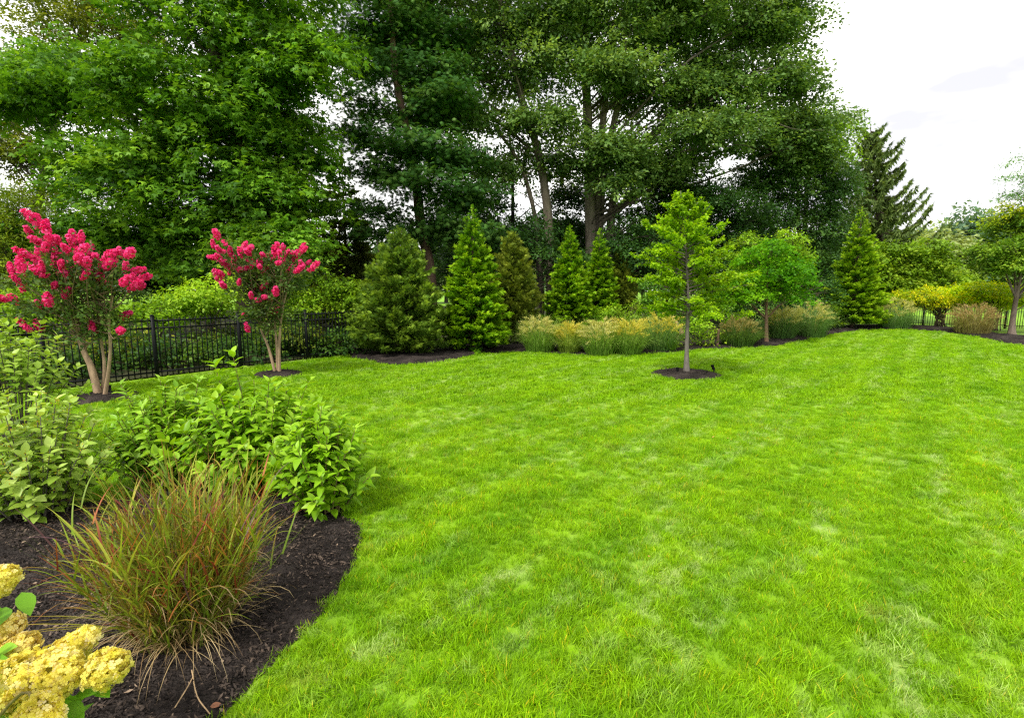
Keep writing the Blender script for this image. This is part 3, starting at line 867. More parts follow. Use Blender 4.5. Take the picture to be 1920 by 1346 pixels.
for i, (ux, ud, uy, ur) in enumerate(((-60, 27, 470, 110), (90, 29, 480, 110), (230, 28, 470, 100), (350, 30, 485, 100), (470, 29, 470, 110), (590, 32, 480, 90), (690, 33, 490, 80), (790, 32, 455, 90),
                                      (880, 33, 440, 80), (960, 32, 450, 70), (1050, 33, 430, 80), (1140, 32, 455, 80), (1240, 31, 430, 80), (1340, 31, 470, 80), (1440, 30, 480, 80), (1540, 30, 480, 70))):
    b = foot(ux, ud)
    root = thing('understorey_tree', 'shadowy low tree of the dark undergrowth deep inside the wood', 'tree', b, 'shadowy undergrowth inside the wood')
    g, wd = Geo(), Geo()
    tube(wd, [b, b + np.array([.1, 0, 1.4]), b + np.array([0, .1, 2.8])], [.10, .08, .05], 6, (.04, .035, .03))
    tree_crown(g, wd, [b, b + np.array([0, 0, 2.8])], [(ux, uy, ur * .8, 50), (ux - ur * .3, uy + 45, ur * .8, 40), (ux + ur * .3, uy + 45, ur * .8, 40)], ud, .9, 1.3, 18, 11, .22, P_DARK, DIAMOND, limb=False, deep=1.4, twig_len=.6, keep_low=.1)
    g.build('crown', M_LEAF, root); wd.build('trunk', M_BARK, root, smooth=True)

# bronze conifers behind the spruce
for (tipx, tipy, botx, R_, dist, label) in ((655, 282, 660, 1.9, 24.0, 'tall bronze green narrow conifer between the huge layered tree and the pine'),
                                            (578, 215, 578, 2.0, 30.0, 'pale feathery conifer spire peeping beside the huge layered tree')):
    tip = at(tipx, tipy, dist); b = foot(botx, dist)
    root = thing('cypress_tree', label, 'conifer', b, 'bronze conifers behind the fence')
    g, wd = Geo(), Geo()
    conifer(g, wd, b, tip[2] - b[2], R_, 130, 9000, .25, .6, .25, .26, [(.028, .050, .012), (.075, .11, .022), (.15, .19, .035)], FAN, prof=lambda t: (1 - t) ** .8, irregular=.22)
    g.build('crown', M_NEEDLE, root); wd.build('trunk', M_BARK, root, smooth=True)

# weeping Norway spruce
SP_D = 33.0
tip = at(1632, 238, SP_D); b = foot(1650, SP_D)
root = thing('spruce_tree', 'tall ragged spruce with upswept drooping branches against the open sky', 'spruce', b)
g, wd = Geo(), Geo()
Hs = tip[2] - b[2]
tube(wd, [b, b + (tip - b) * .5, tip], [.24, .14, .02], 8, (.06, .045, .035))
pal = [(.030, .060, .020), (.075, .120, .034), (.14, .20, .06)]
nb = 108
for i in range(nb):
    t_ = .12 + .86 * (i + .5) / nb
    az_ = i * 2.39996 + .2 * rng.normal()
    L_ = (4.3 * (1 - t_) ** .75 + .25) * uni(.7, 1.15)
    if abs(math.cos(az_)) > .75 and rng.random() < .5: L_ *= 1.2
    s_ = np.linspace(0, 1, 14)
    hz = np.array([math.cos(az_), math.sin(az_), 0])
    stem = b + (tip - b) * t_ + np.outer(L_ * s_, hz) + np.outer(L_ * (-.55 * s_ + .95 * s_ ** 2.4), [0, 0, 1])
    tube(wd, stem[::2], np.linspace(.05, .012, 7), 4, (.06, .045, .035))
    m_ = int(58 * L_) + 16
    q = uni(.12, 1., m_); p = np.stack([np.interp(q, s_, stem[:, c]) for c in range(3)], -1)
    lat = np.array([-math.sin(az_), math.cos(az_), 0])
    dn = np.stack([np.zeros(m_), np.zeros(m_), -np.ones(m_)], -1) + .35 * rnd(m_, 3) + lat * rng.choice([-.35, .35], m_)[:, None] + hz * .2
    scatter(g, SLIM, p, dn, rnd(m_, 3), uni(.24, .62, m_) * (1.1 - .5 * q), mixc(pal, .4 + .25 * rnd(m_) * .8 + .2 * q))
    m2 = m_ // 2
    q = uni(.2, 1., m2); p = np.stack([np.interp(q, s_, stem[:, c]) for c in range(3)], -1)
    scatter(g, NEEDLES, p, hz + .5 * rnd(m2, 3) + np.array([0, 0, .5]), np.array([0, 0, 1]) + .4 * rnd(m2, 3), uni(.15, .32, m2), mixc(pal, .55 + .2 * rnd(m2)))
g.build('crown', M_NEEDLE, root); wd.build('trunk', M_BARK, root, smooth=True)

# far treeline
far = [(1700, 70, 418, 70), (1745, 62, 412, 62), (1790, 75, 404, 58), (1822, 66, 380, 42), (1862, 72, 404, 60), (1925, 64, 400, 60), (2000, 70, 390, 80), (1640, 76, 460, 60),
       (1560, 80, 450, 70), (1450, 84, 455, 70), (1340, 82, 462, 70), (1200, 86, 455, 80), (1080, 80, 460, 70), (960, 84, 462, 70), (840, 82, 455, 70), (700, 78, 460, 70), (560, 80, 455, 70),
       (420, 82, 450, 80), (270, 78, 440, 80), (120, 76, 430, 80), (-40, 80, 420, 80), (-190, 78, 425, 90), (-350, 76, 420, 90), (-520, 74, 425, 90), (2090, 70, 400, 80), (2230, 74, 405, 90)]
far_lab = {1700: 'hazy rounded far tree close beside the drooping spruce', 1745: 'hazy grey green far tree below the grey cloud', 1790: 'broad pale far tree under the taller bluish one',
           1822: 'bluish far tree standing above the rest of the far treeline', 1862: 'olive far tree beside the yellowing garden tree'}
for i, (fx, fd, top, rx) in enumerate(far):
    k = fd / FPX; b = foot(fx, fd)
    root = thing('distant_tree', far_lab.get(fx, 'distant tree of the far treeline glimpsed between trunks and shrubs'), 'tree', b, 'far treeline')
    g, wd = Geo(), Geo()
    T_ = at(fx, top, fd)
    tube(wd, [b, (b + T_) / 2, b + (T_ - b) * .8], [.35, .25, .05], 7, (.08, .07, .06))
    c = [((.07, .12, .06), (.13, .21, .09), (.19, .28, .12)), ((.10, .15, .06), (.19, .26, .09), (.26, .33, .12)), ((.075, .14, .06), (.15, .24, .085), (.22, .31, .11))][i % 3]  # paler, greyer leaf colours carry the distance haze; no haze volume
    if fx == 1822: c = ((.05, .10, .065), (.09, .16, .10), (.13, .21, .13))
    my = (top + 555) / 2; ry = (555 - top) / 2
    tree_crown(g, wd, [b, T_], [(fx, my, rx, ry), (fx - rx * .3, my + ry * .2, rx * .6, ry * .7), (fx + rx * .3, my + ry * .3, rx * .6, ry * .6)], fd, 2.0, .75, 20, 9, .62, c, DIAMOND, limb=False, twig_len=1.2, deep=3.5, keep_low=.8)
    g.build('crown', M_LEAF, root); wd.build('trunk', M_BARK, root, smooth=True)

# ------------------------------------------------------------------ planted conifers of the far bed
P_SPRUCE = [(.018, .046, .009), (.064, .130, .018), (.175, .275, .036)]
P_ARB = [(.020, .075, .008), (.082, .21, .014), (.25, .41, .032)]
P_YEW = [(.032, .058, .010), (.085, .13, .018), (.19, .24, .034)]
conif = [
    # px tip, base (x, y), half width px, kind, label
    ((742, 432), (755, 668), 90, 'spruce', 'broad dark olive spruce with spiky leader, at the end of the black fence'),
    ((872, 386), (888, 661), 68, 'arb', 'tall bright green pointed arborvitae beside the broad olive spruce'),
    ((953, 440), (962, 648), 60, 'yew', 'dull olive brown conifer behind the first clump of tan plumed grass'),
    ((1058, 422), (1066, 640), 52, 'arb', 'bright green arborvitae cone rising straight behind the tan plumed grasses'),
    ((1108, 430), (1120, 632), 46, 'arb', 'slimmer green arborvitae half hidden behind the bright cone beside it'),
    ((1152, 462), (1160, 625), 42, 'yew', 'dark slender conifer behind the arborvitaes, next to the young lawn tree'),
    ((1594, 390), (1596, 617), 55, 'arb2', 'solitary full green arborvitae between two grass clumps on the rise'),
]
for (tx, ty), (bx, by), hw, kind, label in conif:
    b = on_ground(bx, by); Y = b[1] + .35
    b = np.array([b[0] * Y / b[1], Y, 0]); b[2] = height(b[0], b[1])
    H_ = at(tx, ty, Y)[2] - b[2]; R_ = hw / FPX * Y
    nm = {'spruce': 'spruce', 'arb': 'arborvitae', 'arb2': 'arborvitae', 'yew': 'yew_tree'}[kind]
    root = thing(nm, label, 'conifer', b, 'conifers planted along the far bed')
    g, wd = Geo(), Geo()
    if kind == 'spruce':
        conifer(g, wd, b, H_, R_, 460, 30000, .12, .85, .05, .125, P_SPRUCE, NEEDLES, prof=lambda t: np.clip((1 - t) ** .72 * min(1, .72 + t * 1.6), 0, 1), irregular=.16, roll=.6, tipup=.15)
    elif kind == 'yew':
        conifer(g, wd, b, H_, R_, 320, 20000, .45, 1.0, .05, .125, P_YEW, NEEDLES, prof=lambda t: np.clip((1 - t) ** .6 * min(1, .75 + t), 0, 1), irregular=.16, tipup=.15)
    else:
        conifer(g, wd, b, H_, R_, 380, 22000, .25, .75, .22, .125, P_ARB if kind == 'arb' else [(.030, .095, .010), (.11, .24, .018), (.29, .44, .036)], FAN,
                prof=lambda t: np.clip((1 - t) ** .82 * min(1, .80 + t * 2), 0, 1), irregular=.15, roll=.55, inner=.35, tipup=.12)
    if kind in ('spruce', 'yew'):                    # new shoots standing up round the leader
        for q in range(16):
            a = rng.uniform(0, 2 * PI); f_ = 0 if q == 0 else rng.uniform(.04, .30)
            p0 = b + np.array([math.cos(a) * f_ * R_ * .8, math.sin(a) * f_ * R_ * .8, H_ * (.97 - f_ * .75)])
            e = p0 + np.array([math.cos(a) * .06, math.sin(a) * .06, uni(.16, .34)])
            m_ = 40; u = uni(0, 1, m_)[:, None]
            scatter(g, SLIM, p0 * (1 - u) + e * u, np.array([0, 0, .8]) + .7 * rnd(m_, 3), rnd(m_, 3), uni(.04, .08, m_), mixc(P_SPRUCE if kind == 'spruce' else P_YEW, uni(.6, 1, m_)))
    g.build('foliage', M_NEEDLE, root); wd.build('trunk', M_BARK, root, smooth=True)

# ------------------------------------------------------------------ black fence along the wood
def fence(name, label, p0, dirv, n_pan, pan, first, top=1.32, step=None):
    az = math.atan2(dirv[1], dirv[0])
    base = np.array([*(p0 + dirv * pan * first), 0.0]); base[2] = height(base[0], base[1])
    root = thing(name, label, 'fence', base)
    col = (.006, .007, .008)
    for i in range(first, first + n_pan + 1):
        p = p0 + dirv * pan * i; z = float(height(*p))
        g = Geo()
        box(g, (-.032, -.032, -.1), (.032, .032, top + .06), col, az, (p[0], p[1], z))
        box(g, (-.038, -.038, top + .062), (.038, .038, top + .078), col, az, (p[0], p[1], z))
        v = np.array([[-.034, -.034, top + .079], [.034, -.034, top + .079], [.034, .034, top + .079], [-.034, .034, top + .079], [0, 0, top + .105]])
        c, s_ = math.cos(az), math.sin(az)
        v = np.stack([v[:, 0] * c - v[:, 1] * s_ + p[0], v[:, 0] * s_ + v[:, 1] * c + p[1], v[:, 2] + z], 1)
        g.add(v, [[0, 1, 4], [1, 2, 4], [2, 3, 4], [3, 0, 4]], col)
        g.build('post', M_FENCE, root)
        if i == first + n_pan: break
        q = p0 + dirv * pan * (i + 1); z2 = float(height(*q)); zz = (z + z2) / 2
        m = (p + q) / 2; hl = pan / 2 - .034
        g = Geo()
        npk = 16
        for k_ in range(npk):
            xx = -hl + (k_ + .5) * 2 * hl / npk
            box(g, (xx - .009, -.009, .05), (xx + .009, .009, top + .015), col, az, (m[0], m[1], zz))
        pan_o = g.build('picket_panel', M_FENCE, root)
        for rz in (top - .04, top - .20, .16):
            r_ = Geo(); box(r_, (-hl, -.019, rz - .017), (hl, .019, rz + .017), col, az, (m[0], m[1], zz)); r_.build('rail', M_FENCE, pan_o)
    return root


fence('metal_fence', 'black metal picket fence running behind the pink flowering trees', F_P, F_DIR, 8, 1.83, -5)
fence('metal_fence', 'low black picket fence glimpsed through the yellow topped hedge', np.array([16.6, 25.4]), unit(np.array([1.0, -.12])), 6, 1.83, 0, 1.2)

# ------------------------------------------------------------------ crape myrtles
Z4 = lambda a: [(x / 2.824, 380 + y / 2.824) for x, y in a]
FL1 = Z4([(175, 85), (240, 120), (155, 155), (205, 205), (255, 170), (290, 200), (240, 240), (210, 265), (380, 170), (430, 195), (385, 215), (345, 240), (335, 265), (430, 250), (480, 245), (505, 285), (135, 272), (295, 297), (325, 325), (420, 300), (460, 320), (490, 345), (110, 330), (160, 335), (220, 345), (60, 352), (105, 370), (85, 405), (115, 430), (215, 370), (315, 355), (375, 362), (345, 372), (450, 385), (525, 400), (525, 437), (570, 440), (500, 385), (560, 285), (600, 275), (640, 270), (685, 270), (600, 320), (570, 330), (545, 340), (665, 345), (725, 360), (755, 398), (655, 420), (710, 440), (745, 447), (690, 410), (355, 455), (350, 485), (215, 545), (255, 520), (660, 597), (20, 510), (85, 522), (130, 650), (155, 668), (210, 655), (492, 665), (640, 677), (290, 440), (400, 190), (465, 290), (300, 200), (190, 330), (270, 240), (360, 262), (445, 340), (200, 110)])
FL2 = Z4([(1148, 172), (1130, 225), (1160, 250), (1190, 215), (1180, 260), (1220, 265), (1130, 290), (1175, 310), (1240, 290), (1290, 245), (1325, 240), (1275, 270), (1315, 265), (1320, 305), (1240, 330), (1210, 340), (1165, 375), (1160, 400), (1220, 365), (1270, 355), (1300, 350), (1330, 340), (1375, 320), (1390, 275), (1420, 280), (1375, 340), (1400, 360), (1440, 300), (1470, 245), (1500, 240), (1455, 265), (1490, 290), (1520, 270), (1530, 300), (1560, 265), (1600, 235), (1590, 265), (1610, 250), (1560, 300), (1545, 345), (1580, 355), (1600, 330), (1630, 320), (1660, 340), (1640, 355), (1530, 360), (1500, 335), (1470, 320), (1185, 440), (1265, 425), (1375, 420), (1350, 450), (1390, 450), (1370, 480), (1420, 470), (1440, 490), (1365, 515), (1400, 500), (1460, 475), (1330, 495), (1305, 592), (1455, 575), (1310, 665), (1345, 420), (1410, 440)])


def panicle(L_, W_, n, pal):
    g = Geo()
    t_ = uni(0, 1, n); a = uni(0, 2 * PI, n)
    r = W_ * np.sin(PI * np.clip(t_ * .85 + .12, 0, 1)) ** .8 * uni(.65, 1.05, n)
    p = np.stack([r * np.cos(a), r * np.sin(a), (t_ - .4) * L_], -1) + rnd(n, 3) * .011
    out_ = unit(p * np.array([1, 1, .45]) + rnd(n, 3) * .02)
    scatter(g, BLOSSOM, p, unit(np.cross(out_, rnd(n, 3))), out_, uni(.026, .044, n), mixc(pal, .5 + .28 * rnd(n)))
    return g


BLOSSOM = T([(-.5, -.45, .15), (.1, -.55, -.1), (.6, -.1, .2), (.45, .5, -.12), (-.2, .6, .18), (-.6, .1, -.1), (0, 0, -.02)],
            [(0, 1, 6, 5), (1, 2, 3, 6), (6, 3, 4, 5)])
P_PINK = [(.66, .012, .12), (.88, .032, .24), (.95, .15, .40)]
PAN = []
for i in range(6):
    o = panicle(uni(.24, .36), uni(.050, .078), 130, P_PINK).build('flower_cluster', M_PETAL)
    S.collection.objects.unlink(o); PAN.append(o.data)


def myrtle(label, c, flowers, stems, blobs, dist):
    root = thing('crape_myrtle', label, 'flowering tree', c + np.array([0, 0, .05]), 'pink crape myrtles by the fence')
    g, wd = Geo(), Geo()
    tips = []
    for path, r0, r1 in stems:
        q = trunk_tube(wd, [at(x, y, dist + dy) for x, y, dy in path], r0, r1, (.30, .21, .135), 8, 14, .25)
        tips.append(q)
    crown_pts = []
    for (x, y) in flowers:
        p = at(x, y, dist + uni(-.9, .15)); crown_pts.append(p)
    crown_pts = np.array(crown_pts)
    for p in crown_pts[::1]:
        q = tips[rng.integers(len(tips))]; s0 = q[-rng.integers(1, 7)]
        if p[2] < s0[2] + .1: s0 = q[-7]
        tube(wd, curve([s0, s0 * .45 + p * .55 + np.array([0, 0, -.08]) + rnd(3) * .05, p], 6), np.linspace(.011, .004, 6), 5, (.17, .12, .07))
        m_ = 46                                     # leaves along the shoot below the flowers
        u = uni(.45, .98, m_)[:, None]; pp = s0 * (1 - u) + p * u + rnd(m_, 3) * .05
        scatter(g, DIAMOND, pp, rnd(m_, 3) + np.array([0, 0, .2]), np.array([0, 0, 1]) + .6 * rnd(m_, 3), uni(.05, .085, m_), mixc(P_MYR, .45 + .25 * rnd(m_)))
    tree_crown(g, wd, tips[0], blobs, dist, .30, 7.5, 14, 13, .072, P_MYR, DIAMOND, limb=True, limb_col=(.17, .12, .07), limb_r=.006, twig_len=.2, dome=.5, droop=.1, deep=.75, keep_low=.7)
    wd.build('trunk', M_STEM, root, smooth=True)
    g.build('crown', M_LEAF, root)
    for p in crown_pts:
        o = bpy.data.objects.new('flower_cluster', PAN[rng.integers(len(PAN))]); S.collection.objects.link(o)
        o.parent = root; o.location = Vector(p) - root.location
        d_ = Vector((p[0] - tips[0][-1][0], p[1] - tips[0][-1][1], 1.2)) + Vector(rng.normal(size=3) * .6)
        o.rotation_euler = d_.to_track_quat('Z', 'Y').to_euler(); k_ = uni(.65, 1.05); o.scale = (k_, k_, k_)
    return root


P_MYR = [(.024, .056, .014), (.055, .115, .024), (.13, .21, .045)]
d1 = C_MYRTLE1[1]
myrtle('tall pink flowering tree on tan stems in the mulch ring, with blossoms spread wide', C_MYRTLE1, FL1,
       [([(186, 748, 0), (172, 690, 0), (152, 645, .05), (140, 560, .1), (120, 470, .2)], .062, .02), ([(190, 748, .1), (196, 690, .1), (190, 640, .15), (180, 560, 0), (170, 450, -.1)], .03, .014),
        ([(196, 746, -.05), (203, 700, -.1), (207, 650, -.15), (205, 600, -.2), (212, 555, -.3)], .034, .012), ([(184, 747, .1), (165, 680, .2), (150, 620, .3), (100, 530, .5)], .035, .012)],
       [(140, 565, 65, 50), (185, 600, 50, 45), (150, 510, 80, 35), (95, 570, 40, 32), (210, 545, 40, 32), (145, 625, 40, 25), (75, 525, 35, 22), (190, 635, 35, 18)], d1)
d2 = C_MYRTLE2[1]
myrtle('shorter pink flowering tree, a narrow vase of bloom in the smaller mulch ring', C_MYRTLE2, FL2,
       [([(517, 703, 0), (503, 650, 0), (490, 620, .05), (475, 560, .1), (450, 500, .2)], .034, .014), ([(521, 703, .05), (519, 650, .05), (515, 610, .1), (510, 540, 0), (520, 480, 0)], .034, .014),
        ([(524, 702, -.05), (524, 640, -.1), (530, 580, -.1), (550, 500, -.2)], .036, .014)],
       [(500, 545, 50, 40), (520, 585, 45, 35), (470, 520, 45, 35), (540, 530, 40, 40), (505, 615, 35, 22), (480, 590, 35, 25), (500, 490, 60, 25)], d2)

# ------------------------------------------------------------------ shrubs behind the fence
SH = 'wild shrubs behind the fence'
us = [((60, 640), 13.5, [(60, 600, 90, 55), (40, 560, 60, 30)], 'leafy green shrub behind the fence under the taller pink tree'),
      ((265, 640), 14.2, [(270, 590, 70, 40), (300, 570, 50, 25)], 'lime green shrub arching over the fence between the two pink trees'),
      ((390, 640), 15.0, [(385, 560, 60, 40), (360, 590, 60, 40), (420, 540, 40, 25)], 'tall lime green brush above the fence beside the shorter pink tree'),
      ((600, 640), 17.0, [(600, 560, 70, 45), (640, 540, 45, 50), (570, 590, 60, 30)], 'bright green bramble mound above the fence beside the broad olive spruce'),
      ((170, 660), 12.8, [(170, 650, 90, 40), (250, 640, 60, 40)], 'low shrub with yellowing leaves seen through the pickets under the taller pink tree'),
      ((470, 650), 15.0, [(450, 630, 90, 35), (550, 630, 70, 35)], 'dim low brush seen through the fence pickets under the shorter pink tree')]
us += [((110, 700), 10.9, [(120, 690, 90, 35), (20, 700, 80, 40)], 'dark leafy brush low behind the fence under the taller pink tree'),
       ((330, 690), 12.3, [(310, 670, 80, 35), (250, 685, 50, 30)], 'dark leafy brush low behind the fence between the two pink trees'),
       ((460, 680), 13.6, [(440, 655, 80, 35), (390, 665, 50, 30)], 'dark leafy brush low behind the fence, just behind the shorter pink tree'),
       ((590, 670), 15.2, [(580, 645, 60, 32), (640, 640, 50, 35), (530, 650, 40, 25)], 'dark leafy brush low behind the fence, next to the broad olive spruce')]
for i, ((bx, by), dist, bl, lab) in enumerate(us):
    pal = P_LIME if i < 4 else [(.02, .06, .012), (.06, .15, .02), (.25, .27, .03)]
    if i > 5: pal = [(.012, .04, .010), (.028, .085, .014), (.09, .17, .022)]
    if i == 5: pal = [(.02, .05, .01), (.05, .11, .018), (.16, .22, .03)]
    shrub('wild_shrub', lab, 'shrub', foot(bx, dist), bl, dist, .5, 4.2, 20, 13, .11, pal, M_LEAF, DIAMOND, SH, deep=.9, twig_len=.4)

# ------------------------------------------------------------------ shrubs and small trees of the far bed
def bed_point(x, y, back=.0):
    b = on_ground(x, y); Y = b[1] + back
    b = np.array([b[0] * Y / b[1], Y, 0]); b[2] = height(b[0], b[1]); return b


b = bed_point(1180, 640, 1.2)
shrub('garden_shrub', 'low lime green shrub filling the space behind the tan plumed grasses', 'shrub', b, [(1170, 585, 80, 26), (1130, 590, 50, 22), (1210, 580, 45, 30)], b[1], .35, 5, 16, 12, .085, P_LIME, M_LEAF, deep=.6, group='shrubs of the far bed')
b = bed_point(1340, 640, .9)
shrub('garden_shrub', 'green rounded shrub between the young lawn tree and the small fine leaved tree', 'shrub', b, [(1345, 560, 45, 50), (1370, 600, 35, 30), (1235, 545, 45, 40)], b[1], .35, 5, 16, 12, .085, [(.03, .10, .015), (.07, .2, .025), (.15, .32, .04)], M_LEAF, deep=.6, group='shrubs of the far bed')
b = bed_point(1300, 650, 1.8)
shrub('garden_shrub', 'dark green shrub low behind the young lawn tree trunk', 'shrub', b, [(1290, 590, 60, 35), (1250, 600, 40, 30)], b[1], .35, 6, 16, 12, .09, P_DARK, M_LEAF, deep=.6, group='shrubs of the far bed')
b = bed_point(1430, 640, 2.6)
shrub('garden_shrub', 'dark green shrub filling the shade under the small fine leaved tree', 'shrub', b, [(1420, 590, 80, 32), (1500, 585, 60, 35), (1540, 560, 30, 50)], b[1], .38, 6, 16, 12, .095, P_DARK, M_LEAF, deep=.6, group='shrubs of the far bed')
b = bed_point(1480, 636, 2.2)
shrub('garden_shrub', 'tall light green upright shrub poking above the small fine leaved tree', 'shrub', b, [(1480, 465, 32, 45), (1400, 470, 40, 50), (1500, 500, 30, 50), (1450, 510, 60, 60), (1385, 530, 30, 40)], b[1], .4, 4, 18, 12, .10, P_LIME, M_LEAF, deep=.7, group='shrubs of the far bed')
b = bed_point(1655, 618, 5.0)
shrub('garden_shrub', 'loose heart leaved shrub tree between the solitary arborvitae and the yellow topped hedge', 'shrub', b, [(1690, 490, 50, 45), (1745, 485, 45, 45), (1715, 530, 70, 30), (1790, 520, 40, 25), (1670, 530, 40, 40), (1640, 490, 25, 50)], b[1], .5, 3.6, 18, 12, .15,
      [(.06, .14, .012), (.13, .26, .02), (.25, .38, .04)], M_LEAF, BROAD, deep=.9, group='shrubs of the far bed')

# hedge of two yellow topped shrubs
for bx, by, bl, lab in ((1762, 617, [(1762, 562, 84, 32), (1720, 556, 46, 22), (1805, 548, 54, 20)], 'flat topped hedge shrub turning yellow above bare forked stems'),
                        (1862, 622, [(1866, 556, 66, 32), (1835, 543, 48, 18), (1900, 560, 44, 30)], 'greener flat topped hedge shrub beside the tree trunk in the bark bed')):
    b = bed_point(bx, by, .9)
    yel = bx < 1800
    pal = [(.09, .22, .012), (.30, .42, .018), (.60, .56, .03)] if yel else [(.14, .30, .012), (.32, .50, .02), (.58, .62, .03)]
    root = shrub('hedge_shrub', lab, 'hedge', b, bl, b[1], .42, 8, 18, 12, .09, pal, M_LEAF, DIAMOND, 'flat topped hedge', stems=16, dome=.3, droop=.1, deep=.9)

# young tree on the lawn
b = C_YOUNG + np.array([0, 0, .08]); D = b[1]
root = thing('young_tree', 'young tree with slim grey trunk and light green crown alone on the lawn', 'tree', b)
g, wd = Geo(), Geo()
ld = trunk_tube(wd, [b + np.array([0, 0, -.1]), at(1288, 640, D), at(1290, 570, D), at(1287, 480, D), at(1276, 358, D)], .062, .008, (.135, .12, .105), 10, 24, .25)
lat_b = 88
for i in range(lat_b):
    t_ = ((i + .5) / lat_b) ** 1.2
    zi = at(0, 592 - 215 * t_, D)[2]
    s0 = np.array([np.interp(zi, ld[:, 2], ld[:, q]) for q in range(3)])
    az_ = i * 2.39996 + .3 * rng.normal()
    rr = 1.20 * np.interp(t_, [0, .12, .3, .6, .82, 1], [1.02, 1.12, 1.08, .84, .50, .20]) * uni(.62, 1.12)
    el_ = np.interp(t_, [0, .3, .6, 1], [.06, .30, .60, 1.15]) + .12 * rng.normal()
    hz = np.array([math.cos(az_), math.sin(az_), 0])
    s_ = np.linspace(0, 1, 9)
    st = s0 + np.outer(rr * s_ * math.cos(el_) * 1.05, hz) + np.outer(rr * (s_ * math.sin(el_) - .10 * s_ ** 2), [0, 0, 1]) + .02 * rnd(9, 3) * s_[:, None]
    tube(wd, st, np.linspace(.012 + .006 * rr, .003, 9), 5, (.13, .11, .09))
    ntw = int(10 + 20 * rr)
    q = uni(.22, 1, ntw); p = np.stack([np.interp(q, s_, st[:, c]) for c in range(3)], -1)
    lat = np.array([-math.sin(az_), math.cos(az_), 0])
    td = hz * .5 + lat * rng.choice([-1, 1], ntw)[:, None] * uni(.3, 1, ntw)[:, None] + np.array([0, 0, .15]) + .25 * rnd(ntw, 3)
    td = unit(td); tl = uni(.08, .26, ntw) * (1.15 - .7 * q)
    m_ = 13
    u = uni(0, 1.05, ntw, m_)
    pp = (p[:, None] + td[:, None] * (u * tl[:, None])[..., None] + rnd(ntw, m_, 3) * .018).reshape(-1, 3)
    ldr = (td[:, None] + .9 * rnd(ntw, m_, 3) * np.array([1, 1, .5]) + np.array([0, 0, -.35])).reshape(-1, 3)
    tone = (.45 + .12 * rng.normal() + .12 * rnd(ntw)[:, None] + .16 * rnd(ntw, m_)).ravel()
    scatter(g, DIAMOND, pp, ldr, np.array([0, 0, 1]) + .45 * rnd(len(pp), 3), uni(.045, .085, len(pp)), mixc([(.07, .19, .010), (.155, .32, .016), (.29, .46, .03)], tone))
wd.build('trunk', M_STEM, root, smooth=True); g.build('crown', M_LEAF, root)

# small fine leaved tree
b = bed_point(1437, 644, -.05); D = b[1]
root = thing('maple_tree', 'small fine leaved bright green tree with a low spreading dome in the mulch bed', 'tree', b)
g, wd = Geo(), Geo()
tk = trunk_tube(wd, [b + np.array([0, 0, -.05]), at(1437, 610, D), at(1437, 575, D), at(1440, 520, D)], .075, .03, (.15, .09, .06), 9, 16)
for ex, ey in ((1460, 570), (1490, 540), (1415, 572), (1390, 548), (1440, 480)):
    s0 = tk[7]; e = at(ex, ey, D + uni(-.6, .6))
    tube(wd, curve([s0, (s0 + e) / 2 + np.array([0, 0, -.06]), e], 7), np.linspace(.03, .01, 7), 6, (.15, .09, .06))
tree_crown(g, wd, tk, [(1440, 505, 72, 48), (1395, 552, 45, 22), (1485, 525, 42, 38), (1440, 465, 42, 26), (1450, 555, 65, 24), (1420, 530, 60, 36), (1370, 560, 30, 18)], D, .42, 5.0, 20, 16, .075,
           [(.024, .12, .008), (.065, .24, .012), (.17, .40, .022)], LOBED, dome=.35, droop=.3, deep=1.3, limb_r=.007, twig_len=.28, limb_col=(.12, .08, .06))
wd.build('trunk', M_STEM, root, smooth=True); g.build('crown', M_LEAF, root)

# tree in the bark bed at the end
b = bed_point(1897, 628, .15); D = b[1]
root = thing('cherry_tree', 'garden tree with a leaning brown trunk and a yellowing crown top in the bark bed', 'tree', b)
g, wd = Geo(), Geo()
tk = trunk_tube(wd, [b + np.array([0, 0, -.05]), at(1899, 600, D), at(1906, 555, D), at(1915, 500, D), at(1918, 430, D)], .12, .03, (.16, .125, .10), 9, 18)
for ex, ey in ((1880, 520), (1870, 490), (1950, 510), (1895, 440), (1930, 420), (1985, 480)):
    tube(wd, curve([tk[8], (tk[9] + at(ex, ey, D)) / 2, at(ex, ey, D + uni(-.5, .5))], 7), np.linspace(.045, .012, 7), 6, (.15, .12, .10))
pal = [(.04, .11, .014), (.09, .20, .02), (.20, .32, .04)]
tree_crown(g, wd, tk, [(1885, 478, 44, 44), (1945, 470, 60, 50), (1912, 425, 44, 42), (1862, 500, 30, 22), (1980, 500, 55, 40), (1960, 410, 50, 40), (1850, 468, 22, 18)], D, .4, 7.5, 20, 13, .11, pal, DIAMOND, deep=1.4, limb_r=.01, twig_len=.35)
tree_crown(g, wd, tk, [(1884, 402, 20, 26), (1893, 385, 16, 14), (1935, 385, 18, 14)], D, .25, 9, 14, 9, .09, [(.12, .24, .02), (.26, .36, .02), (.50, .50, .04)], DIAMOND, deep=.8, limb_r=.01, twig_len=.35)
wd.build('trunk', M_STEM, root, smooth=True); g.build('crown', M_LEAF, root)

# tree out at the side whose branch tips hang into the sky
big_tree('larch_tree', 'tree whose soft feathery branch tips hang into the white sky above the yellowing tree', 'tree', 20,
         [([(2120, 640), (2110, 400), (2100, 100), (2095, -60)], .22, .06)],
         [(1912, 325, 42, 8), (1918, 362, 44, 12), (1940, 295, 30, 8), (2060, 330, 90, 60), (2080, 200, 90, 60), (2090, 60, 80, 60), (1980, 340, 50, 16)], .55, 2.0, 20, 12, .13, [(.04, .12, .03), (.09, .22, .05), (.17, .33, .07)], SLIM, (.1, .08, .06), droop=.2, dome=.25, deep=1.0, twig_len=.4)

